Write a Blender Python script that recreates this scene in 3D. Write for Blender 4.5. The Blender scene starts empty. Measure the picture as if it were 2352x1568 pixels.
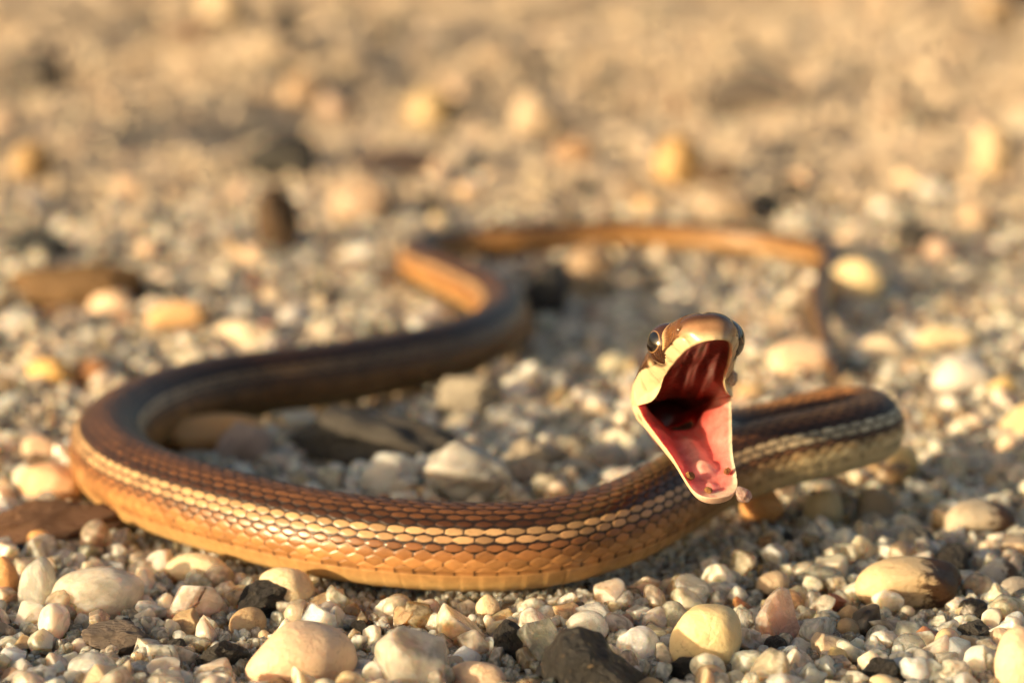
import bpy, bmesh, math, random
import numpy as np
from mathutils import Vector, Matrix, Euler

# ------------------------------------------------------------------ camera, light, exposure
scene = bpy.context.scene
col = scene.collection
IMG_W, IMG_H = 2352.0, 1568.0        # pixel grid used for measuring the photograph
FPX = 5113.0                         # focal length on that grid
PITCH = math.atan(1134.0 / FPX)      # camera looks down about 12.5 degrees
CAM_H = 0.082                        # 82 mm above the gravel

cam_data = bpy.data.cameras.new("camera")
cam = bpy.data.objects.new("camera", cam_data)
col.objects.link(cam)
cam.location = (0, 0, CAM_H)
cam.rotation_euler = (math.pi / 2 - PITCH, 0, 0)
cam_data.sensor_width = 36.0
cam_data.lens = 36.0 * FPX / IMG_W
cam_data.clip_start = 0.005
cam_data.clip_end = 200.0
cam_data.dof.use_dof = True
cam_data.dof.focus_distance = 0.233
cam_data.dof.aperture_fstop = 16.0
cam_data.dof.aperture_blades = 8
scene.camera = cam

SUN_EL = math.radians(11.0)
SUN_FRONT = math.radians(29.0)       # the sun stands to the left, a little on the camera's side
to_sun = Vector((-math.cos(SUN_EL) * math.cos(SUN_FRONT), -math.cos(SUN_EL) * math.sin(SUN_FRONT), math.sin(SUN_EL)))
world = bpy.data.worlds.new("World")
scene.world = world
world.use_nodes = True
wn = world.node_tree.nodes
bg = wn["Background"]
sky = wn.new("ShaderNodeTexSky")
sky.sky_type = 'NISHITA'
sky.sun_disc = False
sky.dust_density = 5.5
sky.ozone_density = 0.0
sky.sun_elevation = SUN_EL
sky.sun_rotation = math.atan2(to_sun.x, to_sun.y)
world.node_tree.links.new(sky.outputs[0], bg.inputs[0])
bg.inputs[1].default_value = 0.092
sun_data = bpy.data.lights.new("sun", 'SUN')
sun_data.energy = 5.0
sun_data.angle = math.radians(0.6)
sun_data.color = (1.0, 0.72, 0.41)
sun = bpy.data.objects.new("sun", sun_data)
col.objects.link(sun)
sun.rotation_euler = to_sun.to_track_quat('Z', 'Y').to_euler()
sun.location = to_sun * 2

scene.view_settings.view_transform = 'Standard'
scene.view_settings.look = 'None'
scene.view_settings.exposure = 0.73
scene.view_settings.gamma = 1.0
scene.render.engine = 'CYCLES'
scene.cycles.use_denoising = True
scene.cycles.adaptive_threshold = 0.03
scene.cycles.max_bounces = 8
scene.cycles.transmission_bounces = 6
scene.cycles.sample_clamp_indirect = 6.0
scene.cycles.caustics_reflective = False
scene.cycles.caustics_refractive = True
scene.cycles.blur_glossy = 1.0

# ------------------------------------------------------------------ helpers
rng = np.random.default_rng(11)
CP, SP = math.cos(PITCH), math.sin(PITCH)
A_RIGHT = np.array([1.0, 0, 0]); A_UP = np.array([0, SP, CP]); A_FWD = np.array([0, CP, -SP])
CAMP = np.array([0, 0, CAM_H])

def ray(px, py):
    return A_FWD + A_RIGHT * ((px - IMG_W / 2) / FPX) - A_UP * ((py - IMG_H / 2) / FPX)
def at_depth(px, py, d):
    return CAMP + ray(px, py) * d
def on_z(px, py, z=0.0):
    r = ray(px, py)
    return CAMP + r * ((z - CAM_H) / r[2])
def depth_of(p):
    return float(np.dot(np.asarray(p) - CAMP, A_FWD))
def sstep(a, b, x):
    t = np.clip((np.asarray(x, float) - a) / (b - a), 0, 1)
    return t * t * (3 - 2 * t)

class Waves:                                    # cheap smooth noise: a sum of random sines
    def __init__(self, seed, dim, n, fmin, fmax):
        r = np.random.default_rng(seed)
        k = r.normal(size=(n, dim)); k /= np.linalg.norm(k, axis=1)[:, None]
        f = np.exp(r.uniform(np.log(fmin), np.log(fmax), n))
        self.k = k * f[:, None]; self.p = r.uniform(0, 6.283, n)
        self.a = (f / fmin) ** -0.8; self.a /= np.sqrt((self.a ** 2).sum() / 2)
    def __call__(self, p):
        return np.sin(p @ self.k.T + self.p) @ self.a

def pchip(xs, ys):
    xs = np.asarray(xs, float); ys = np.asarray(ys, float)
    h = np.diff(xs); d = np.diff(ys) / h
    m = np.zeros_like(xs); m[0] = d[0]; m[-1] = d[-1]
    for i in range(1, len(xs) - 1):
        if d[i - 1] * d[i] > 0:
            m[i] = 2 * d[i - 1] * d[i] / (d[i - 1] + d[i])
    def f(x):
        x = np.clip(np.asarray(x, float), xs[0], xs[-1])
        i = np.clip(np.searchsorted(xs, x) - 1, 0, len(xs) - 2)
        t = (x - xs[i]) / h[i]
        return ((1 + 2 * t) * (1 - t) ** 2 * ys[i] + t * (1 - t) ** 2 * h[i] * m[i]
                + t * t * (3 - 2 * t) * ys[i + 1] + t * t * (t - 1) * h[i] * m[i + 1])
    return f

def mesh_np(name, verts, faces, smooth=True):
    me = bpy.data.meshes.new(name)
    verts = np.asarray(verts, np.float32); faces = np.asarray(faces, np.int32)
    nf, k = faces.shape
    me.vertices.add(len(verts)); me.vertices.foreach_set("co", verts.ravel())
    me.loops.add(nf * k); me.loops.foreach_set("vertex_index", faces.ravel())
    me.polygons.add(nf); me.polygons.foreach_set("loop_start", np.arange(0, nf * k, k, dtype=np.int32))
    me.update(calc_edges=True)
    me.polygons.foreach_set("use_smooth", np.full(nf, smooth))
    me.update()
    return me

def set_col(me, name, rgb):
    a = me.attributes.new(name, 'FLOAT_COLOR', 'POINT')
    rgba = np.ones((len(rgb), 4), np.float32); rgba[:, :rgb.shape[1]] = rgb
    a.data.foreach_set("color", rgba.ravel())

def link(name, me, parent=None):
    o = bpy.data.objects.new(name, me); col.objects.link(o)
    if parent is not None: o.parent = parent
    return o
def tag(o, label, cat, group=None):
    o["label"] = label; o["category"] = cat
    if group: o["group"] = group
    return o

# ------------------------------------------------------------------ materials
def new_mat(name):
    m = bpy.data.materials.new(name); m.use_nodes = True
    nt = m.node_tree
    return m, nt, nt.nodes["Principled BSDF"]
def node(nt, t, **kw):
    n = nt.nodes.new(t)
    for k, v in kw.items(): setattr(n, k, v)
    return n
def ramp(nt, src, stops):
    r = node(nt, "ShaderNodeValToRGB")
    e = r.color_ramp.elements
    while len(e) < len(stops): e.new(0.5)
    for el, (p, c) in zip(e, stops):
        el.position = p; el.color = (*c, 1) if len(c) == 3 else c
    nt.links.new(src, r.inputs[0]); return r
def noise_tex(nt, vec, scale, detail=5, rough=0.55, dist=0.0):
    n = node(nt, "ShaderNodeTexNoise")
    n.inputs["Scale"].default_value = scale; n.inputs["Detail"].default_value = detail
    n.inputs["Roughness"].default_value = rough; n.inputs["Distortion"].default_value = dist
    if vec is not None: nt.links.new(vec, n.inputs["Vector"])
    return n
def mixc(nt, fac, a, b, mode='MIX'):
    m = node(nt, "ShaderNodeMix", data_type='RGBA', blend_type=mode)
    for sock, v in ((m.inputs[0], fac), (m.inputs[6], a), (m.inputs[7], b)):
        if isinstance(v, (int, float)): sock.default_value = v
        elif isinstance(v, tuple): sock.default_value = (*v, 1)
        else: nt.links.new(v, sock)
    return m.outputs[2]

def rock_material(name, colour_source, rough, sss, sss_mm, bump, stain, bump_scale=6.0, trans=0.0, patch=None, spec=0.5, bump_mm=0.35, trans_to=None, cracks=0.0):
    m, nt, b = new_mat(name)
    tc = node(nt, "ShaderNodeTexCoord"); L = nt.links
    oi = node(nt, "ShaderNodeObjectInfo")
    off = node(nt, "ShaderNodeVectorMath", operation='MULTIPLY_ADD')
    L.new(oi.outputs["Random"], off.inputs[0]); off.inputs[1].default_value = (37, 91, 53)
    L.new(tc.outputs["Object"], off.inputs[2])
    V = off.outputs[0]
    if colour_source == 'OBJECT': c = oi.outputs["Color"]
    else:
        at = node(nt, "ShaderNodeAttribute", attribute_type='INSTANCER', attribute_name='col'); c = at.outputs["Color"]
    n1 = noise_tex(nt, V, 1.7, 4, 0.6, 0.4)
    tone = ramp(nt, n1.outputs["Fac"], [(0.25, (0.86, 0.83, 0.80)), (0.5, (1, 1, 1)), (0.75, (1.0, 0.95, 0.88))])
    c = mixc(nt, 0.8, c, tone.outputs[0], 'MULTIPLY')
    if patch:
        n3 = noise_tex(nt, V, patch[0], 6, 0.65, 0.6)
        pm = ramp(nt, n3.outputs["Fac"], [(patch[1], (0, 0, 0)), (patch[1] + 0.05, (1, 1, 1))])
        c = mixc(nt, pm.outputs[0], c, patch[2])
    n2 = noise_tex(nt, V, 3.1, 8, 0.7, 1.0)
    sm = ramp(nt, n2.outputs["Fac"], [(0.60, (0, 0, 0)), (0.70, (1, 1, 1))])
    f = node(nt, "ShaderNodeMath", operation='MULTIPLY'); L.new(sm.outputs[0], f.inputs[0]); f.inputs[1].default_value = stain
    c = mixc(nt, f.outputs[0], c, (0.17, 0.095, 0.04))
    if cracks:
        wv = node(nt, "ShaderNodeVectorMath", operation='MULTIPLY_ADD'); L.new(n2.outputs["Color"], wv.inputs[0]); wv.inputs[1].default_value = (0.5, 0.5, 0.5); L.new(V, wv.inputs[2])
        vo = node(nt, "ShaderNodeTexVoronoi", feature='DISTANCE_TO_EDGE'); vo.inputs["Scale"].default_value = 1.1; L.new(wv.outputs[0], vo.inputs["Vector"])
        cr = ramp(nt, vo.outputs["Distance"], [(0.004, (1, 1, 1)), (0.022, (0, 0, 0))])
        cm = ramp(nt, n1.outputs["Fac"], [(0.47, (0, 0, 0)), (0.60, (1, 1, 1))])
        cf = node(nt, "ShaderNodeMath", operation='MULTIPLY'); L.new(cr.outputs[0], cf.inputs[0]); L.new(cm.outputs[0], cf.inputs[1])
        cg = node(nt, "ShaderNodeMath", operation='MULTIPLY'); L.new(cf.outputs[0], cg.inputs[0]); cg.inputs[1].default_value = cracks
        c = mixc(nt, cg.outputs[0], c, (0.16, 0.10, 0.05))
        n5 = noise_tex(nt, V, 14, 4, 0.7, 0.3)
        sp = ramp(nt, n5.outputs["Fac"], [(0.66, (0, 0, 0)), (0.72, (1, 1, 1))])
        sf = node(nt, "ShaderNodeMath", operation='MULTIPLY'); L.new(sp.outputs[0], sf.inputs[0]); sf.inputs[1].default_value = 0.55
        c = mixc(nt, sf.outputs[0], c, (0.25, 0.15, 0.07))
    L.new(c, b.inputs["Base Color"])
    rr = node(nt, "ShaderNodeMapRange"); L.new(n2.outputs["Fac"], rr.inputs[0])
    rr.inputs[1].default_value = 0.3; rr.inputs[2].default_value = 0.7
    rr.inputs[3].default_value = max(0.05, rough - 0.12); rr.inputs[4].default_value = rough + 0.15
    L.new(rr.outputs[0], b.inputs["Roughness"])
    b.inputs["Specular IOR Level"].default_value = spec
    b.inputs["Subsurface Weight"].default_value = sss
    b.inputs["Subsurface Radius"].default_value = (1.0, 0.72, 0.5)
    b.inputs["Subsurface Scale"].default_value = sss_mm / 1000
    b.inputs["Transmission Weight"].default_value = trans
    b.inputs["IOR"].default_value = 1.5
    if trans_to is not None:                     # cloudy veils inside: clear and milky zones, and some stones clearer than others
        nv = noise_tex(nt, V, 1.3, 3, 0.5, 0.8)
        ad = node(nt, "ShaderNodeMath", operation='MULTIPLY_ADD'); L.new(oi.outputs["Random"], ad.inputs[0]); ad.inputs[1].default_value = 0.5
        L.new(nv.outputs["Fac"], ad.inputs[2])
        tr = node(nt, "ShaderNodeMapRange"); L.new(ad.outputs[0], tr.inputs[0])
        tr.inputs[1].default_value = 0.6; tr.inputs[2].default_value = 0.95; tr.inputs[3].default_value = trans; tr.inputs[4].default_value = trans_to
        L.new(tr.outputs[0], b.inputs["Transmission Weight"])
    nb = noise_tex(nt, V, bump_scale, 9, 0.62, 0.2)
    bp = node(nt, "ShaderNodeBump"); bp.inputs["Strength"].default_value = bump
    bp.inputs["Distance"].default_value = bump_mm / 1000
    L.new(nb.outputs["Fac"], bp.inputs["Height"]); L.new(bp.outputs[0], b.inputs["Normal"])
    return m

M_SMOOTH = rock_material("polished_pebble", 'OBJECT', 0.36, 0.55, 1.8, 0.7, 0.55, 5.0, bump_mm=0.4, cracks=0.6)
M_QUARTZ = rock_material("quartz", 'OBJECT', 0.14, 1.0, 3.5, 0.8, 0.16, 3.0, trans=0.05, trans_to=0.62, bump_mm=0.5)
M_CLEAR = rock_material("clear_quartz", 'OBJECT', 0.10, 1.0, 3.5, 0.8, 0.08, 3.0, trans=0.3, trans_to=0.8, bump_mm=0.4)
M_ROUGH = rock_material("rough_stone", 'OBJECT', 0.62, 0.10, 0.6, 0.9, 0.6, 5.0, bump_mm=0.8)
M_DARK = rock_material("dark_stone", 'OBJECT', 0.42, 0.0, 0.5, 1.0, 0.2, 4.0, patch=(3.6, 0.63, (0.30, 0.22, 0.13)), bump_mm=1.2)
M_GRAIN = rock_material("sand_grain", 'INST', 0.10, 1.0, 2.4, 0.8, 0.12, 2.0, trans=0.05, trans_to=0.72, bump_mm=0.2, spec=0.6)
M_GRAVEL = rock_material("gravel_stone", 'INST', 0.45, 0.0, 1.5, 0.6, 0.3, 3.0, bump_mm=0.5)
M_ADHERED = rock_material("stuck_grain", 'OBJECT', 0.18, 0.8, 1.5, 0.7, 0.2, 3.0, trans=0.45, bump_mm=0.25)
def oval_material():
    """cream pebble whose +x end is stained dark brown"""
    m = M_SMOOTH.copy(); m.name = "stained_pebble"; nt = m.node_tree; b = nt.nodes["Principled BSDF"]
    src = b.inputs["Base Color"].links[0].from_socket
    tc = node(nt, "ShaderNodeTexCoord"); sx = node(nt, "ShaderNodeSeparateXYZ"); nt.links.new(tc.outputs["Object"], sx.inputs[0])
    nz = noise_tex(nt, tc.outputs["Object"], 3.0, 8, 0.7, 0.6)
    ad = node(nt, "ShaderNodeMath", operation='MULTIPLY_ADD'); nt.links.new(nz.outputs["Fac"], ad.inputs[0]); ad.inputs[1].default_value = 1.6
    nt.links.new(sx.outputs["X"], ad.inputs[2])
    mk = ramp(nt, ad.outputs[0], [(0.0, (0, 0, 0)), (1.0, (1, 1, 1))])
    mr = node(nt, "ShaderNodeMapRange"); nt.links.new(ad.outputs[0], mr.inputs[0]); mr.inputs[1].default_value = 0.98; mr.inputs[2].default_value = 1.2
    nt.links.new(mixc(nt, mr.outputs[0], src, (0.07, 0.035, 0.018)), b.inputs["Base Color"])
    b.inputs["Roughness"].default_value = 0.55
    return m
M_OVAL = oval_material()

def sand_material():
    m, nt, b = new_mat("sandy_ground"); L = nt.links
    tc = node(nt, "ShaderNodeTexCoord"); V = tc.outputs["Object"]
    n1 = noise_tex(nt, V, 60, 6, 0.6); n2 = noise_tex(nt, V, 900, 4, 0.7)
    c1 = ramp(nt, n1.outputs["Fac"], [(0.3, (0.36, 0.29, 0.21)), (0.7, (0.55, 0.46, 0.34))])
    c2 = ramp(nt, n2.outputs["Fac"], [(0.3, (0.6, 0.57, 0.54)), (0.7, (1.15, 1.12, 1.05))])
    L.new(mixc(nt, 0.9, c1.outputs[0], c2.outputs[0], 'MULTIPLY'), b.inputs["Base Color"])
    b.inputs["Roughness"].default_value = 0.85
    vo = node(nt, "ShaderNodeTexVoronoi"); vo.inputs["Scale"].default_value = 700; L.new(V, vo.inputs["Vector"])
    bp = node(nt, "ShaderNodeBump"); bp.inputs["Strength"].default_value = 0.8; bp.inputs["Distance"].default_value = 0.0008
    bp.invert = True
    L.new(vo.outputs["Distance"], bp.inputs["Height"]); L.new(bp.outputs[0], b.inputs["Normal"])
    return m
M_SAND = sand_material()

# ------------------------------------------------------------------ ground
W_FAR = Waves(3, 2, 26, 14.0, 90.0)
W_NEAR = Waves(4, 2, 18, 120.0, 420.0)
def ground_z(x, y):
    x = np.asarray(x, float); y = np.asarray(y, float)
    p = np.stack([x, y], -1)
    far = sstep(0.42, 0.85, y)
    z = W_NEAR(p) * (0.0004 + 0.0008 * far) + W_FAR(p) * (0.0003 + 0.0034 * far)
    # a long low ridge with a steep lee side running away from the camera
    d = (x + 0.104) - (y - 0.66) * (53 / 217.0)
    prof = np.where(d < 0, np.exp(-(d / 0.075) ** 2), np.exp(-(d / 0.016) ** 2))
    z = z + 0.0065 * prof * sstep(0.50, 0.68, y) * (1 - sstep(1.0, 1.3, y))
    return z

def graded(lo, hi, step, reach):
    v = list(np.arange(lo, hi + 1e-9, step)); s = step
    while v[-1] < reach: s *= 1.35; v.append(v[-1] + s)
    s = step
    while v[0] > -reach: s *= 1.35; v.insert(0, v[0] - s)
    return np.array(v)
gx, gy = graded(-0.45, 0.45, 0.004, 60), graded(0.05, 1.6, 0.004, 60)
GX, GY = np.meshgrid(gx, gy)
fade = (1 - sstep(0.5, 3, np.abs(GX))) * (1 - sstep(1.7, 4, np.abs(GY)))
GZ = ground_z(GX, GY) * fade - 0.0004
nx, ny = len(gx), len(gy)
idx = np.arange(nx * ny).reshape(ny, nx)
F = np.stack([idx[:-1, :-1], idx[:-1, 1:], idx[1:, 1:], idx[1:, :-1]], -1).reshape(-1, 4)
ground = link("ground", mesh_np("ground", np.stack([GX, GY, GZ], -1).reshape(-1, 3), F))
ground.data.materials.append(M_SAND)
ground["kind"] = "structure"; ground["label"] = "pale sandy ground under the gravel"

# ------------------------------------------------------------------ rock shapes
def ico(sub):
    bm = bmesh.new(); bmesh.ops.create_icosphere(bm, subdivisions=sub, radius=1.0)
    v = np.array([x.co[:] for x in bm.verts]); f = np.array([[a.index for a in t.verts] for t in bm.faces]); bm.free()
    return v, f
ICO = {s: ico(s) for s in (2, 3, 4, 5)}
def rock_mesh(name, seed, kind, sub):
    v, f = ICO[sub]; v = v.copy(); r = np.random.default_rng(seed)
    if kind == 'smooth':
        v *= (1 + 0.15 * Waves(seed, 3, 10, 1.0, 2.9)(v) + 0.014 * Waves(seed + 7, 3, 12, 5, 12)(v))[:, None]
        np_, lo, hi, k = 5, 0.82, 1.0, 0.10
    elif kind == 'angular':
        v *= (1 + 0.20 * Waves(seed, 3, 12, 1.0, 3.4)(v))[:, None]
        np_, lo, hi, k = 10, 0.38, 0.80, 0.014
    else:                                                       # craggy
        v *= (1 + 0.13 * Waves(seed, 3, 12, 1.2, 3.5)(v))[:, None]
        np_, lo, hi, k = 8, 0.6, 0.95, 0.03
    for _ in range(np_):
        n = r.normal(size=3); n /= np.linalg.norm(n); off = r.uniform(lo, hi)
        e = v @ n - off
        v -= (k * np.logaddexp(0, e / k))[:, None] * n
    if kind == 'angular':
        v *= (1 + 0.016 * Waves(seed + 3, 3, 24, 5, 16)(v))[:, None]
    elif kind == 'craggy':
        u = v / np.linalg.norm(v, axis=1)[:, None]
        v *= (1 + 0.040 * Waves(seed + 3, 3, 40, 5, 26)(u) - 0.09 * np.abs(Waves(seed + 5, 3, 14, 3, 9)(u)))[:, None]
    mn, mx = v.min(0), v.max(0)
    v = (v - (mn + mx) / 2) / ((mx - mn) / 2)
    return mesh_np(name, v, f)

# ------------------------------------------------------------------ the snake's path (needed first so that stones keep clear)
mm = 0.001
# (pixel x, pixel y, height of the centre line in mm, radius in mm), tail to neck
PATH = [(1921, 872, 2.4, 0.45), (1912, 815, 2.6, 1.03), (1893, 760, 2.8, 1.41), (1884, 705, 3.1, 1.80), (1893, 650, 3.4, 2.18),
        (1912, 612, 3.6, 2.39), (1890, 583, 3.7, 2.51), (1830, 568, 3.8, 2.58), (1700, 550, 3.8, 2.64), (1500, 536, 3.9, 2.71), (1330, 538, 3.9, 2.83),
        (1180, 549, 4.0, 2.96), (1060, 560, 3.5, 2.75), (975, 571, 3.7, 3.0), (950, 592, 3.7, 3.2), (985, 616, 4.0, 3.5), (1060, 648, 4.3, 3.8),
        (1130, 684, 4.5, 4.1), (1158, 722, 4.7, 4.3), (1125, 768, 4.9, 4.5), (1040, 806, 5.0, 4.65), (880, 842, 5.1, 4.8),
        (700, 872, 5.3, 4.9), (540, 893, 5.4, 5.0), (400, 925, 5.5, 5.05), (300, 968, 5.6, 5.1), (250, 1030, 5.7, 5.1), (300, 1098, 5.8, 5.1),
        (420, 1150, 5.9, 5.1), (560, 1190, 6.0, 5.1), (720, 1226, 6.0, 5.1), (900, 1251, 6.0, 5.1), (1100, 1261, 6.0, 5.1), (1250, 1252, 6.1, 5.0),
        (1400, 1214, 6.5, 4.9), (1530, 1150, 7.2, 4.8), (1620, 1098, 8.0, 4.7)]
# the raised right-hand loop and the neck, in mm (x, y, z, radius)
LOOP = [(30.0, 261.3, 9.4, 4.55), (36.0, 263.3, 10.3, 4.45), (41.0, 265.7, 10.8, 4.4), (44.5, 269.0, 11.0, 4.35), (44.6, 273.0, 11.0, 4.3),
        (41.0, 275.0, 10.7, 4.2), (35.5, 273.3, 10.0, 4.1), (30.0, 271.0, 9.4, 4.0), (25.5, 267.5, 10.0, 3.9), (21.6, 262.5, 13.0, 3.8), (19.0, 257.0, 17.0, 3.75),
        (17.6, 251.3, 19.7, 3.75)]
P = np.array([on_z(a, b, c * mm) for a, b, c, _ in PATH])
P = np.vstack([P, np.array(LOOP)[:, :3] * mm])
R = np.array([r * mm for *_, r in PATH + LOOP])

# head frame: origin at the jaw joint
HEAD_O = at_depth(1567, 918, 0.2445)
c_ = CAMP - HEAD_O; c_ /= np.linalg.norm(c_)
a_ = np.cross(A_UP, c_); a_ /= np.linalg.norm(a_); b_ = np.cross(c_, a_)
yaw, roll = math.radians(13), math.radians(5)
h_f = c_ * math.cos(yaw) + a_ * math.sin(yaw)
h_x = np.cross(h_f, b_); h_x /= np.linalg.norm(h_x)          # points to the picture's left
h_z = np.cross(h_x, h_f)
h_x, h_z = h_x * math.cos(roll) - h_z * math.sin(roll), h_z * math.cos(roll) + h_x * math.sin(roll)
NECK_Y = -8.0 * mm
neck_end = HEAD_O + h_f * NECK_Y
P = np.vstack([P, neck_end]); R = np.append(R, 3.8 * mm)

def catmull(P, n=40):
    Q = np.vstack([2 * P[0] - P[1], P, 2 * P[-1] - P[-2]])
    out = []
    for i in range(1, len(Q) - 2):
        p0, p1, p2, p3 = Q[i - 1:i + 3]
        d = [max(np.linalg.norm((b - a)[:3]), 1e-6) ** 0.5 for a, b in ((p0, p1), (p1, p2), (p2, p3))]
        t0, t1 = 0, d[0]; t2 = t1 + d[1]; t3 = t2 + d[2]
        for t in np.linspace(t1, t2, n, endpoint=False):
            A1 = (t1 - t) / (t1 - t0) * p0 + (t - t0) / (t1 - t0) * p1
            A2 = (t2 - t) / (t2 - t1) * p1 + (t - t1) / (t2 - t1) * p2
            A3 = (t3 - t) / (t3 - t2) * p2 + (t - t2) / (t3 - t2) * p3
            B1 = (t2 - t) / (t2 - t0) * A1 + (t - t0) / (t2 - t0) * A2
            B2 = (t3 - t) / (t3 - t1) * A2 + (t - t1) / (t3 - t1) * A3
            out.append((t2 - t) / (t2 - t1) * B1 + (t - t1) / (t2 - t1) * B2)
    out.append(P[-1]); return np.array(out)
PR = catmull(np.hstack([P, R[:, None]]))
# light smoothing of the sampled curve, ends kept
for _ in range(60):
    PR[1:-1] = PR[1:-1] * 0.5 + 0.25 * (PR[:-2] + PR[2:])
seg = np.linalg.norm(np.diff(PR[:, :3], axis=0), axis=1)
S_ALL = np.concatenate([[0], np.cumsum(seg)]); LEN = S_ALL[-1]
def path_at(s):
    return np.stack([np.interp(s, S_ALL, PR[:, k]) for k in range(4)], -1)
coarse = path_at(np.arange(0, LEN, 0.002))
def snake_clear(x, y):
    """distance on the ground from the body's edge, only where the body lies low"""
    low = coarse[coarse[:, 2] < 0.0095]
    x = np.atleast_1d(x); y = np.atleast_1d(y); out = np.full(len(x), 9.0)
    for i in range(0, len(x), 4000):
        dx = x[i:i + 4000, None] - low[None, :, 0]; dy = y[i:i + 4000, None] - low[None, :, 1]
        out[i:i + 4000] = (np.sqrt(dx * dx + dy * dy) - low[None, :, 3]).min(1)
    return out

# ------------------------------------------------------------------ stones placed one by one
CRM, PCH, WHT, PNK, ORG = (.80, .66, .44), (.82, .62, .44), (.90, .88, .83), (.86, .70, .62), (.72, .40, .16)
TANC, GRY, DRK, BRN, TER = (.52, .38, .22), (.34, .32, .29), (.030, .029, .029), (.15, .085, .045), (.50, .17, .10)
BLU, YEL, DGY = (.84, .87, .88), (.72, .55, .26), (.075, .072, .068)
SM, AN, CR = 'smooth', 'angular', 'craggy'
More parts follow.
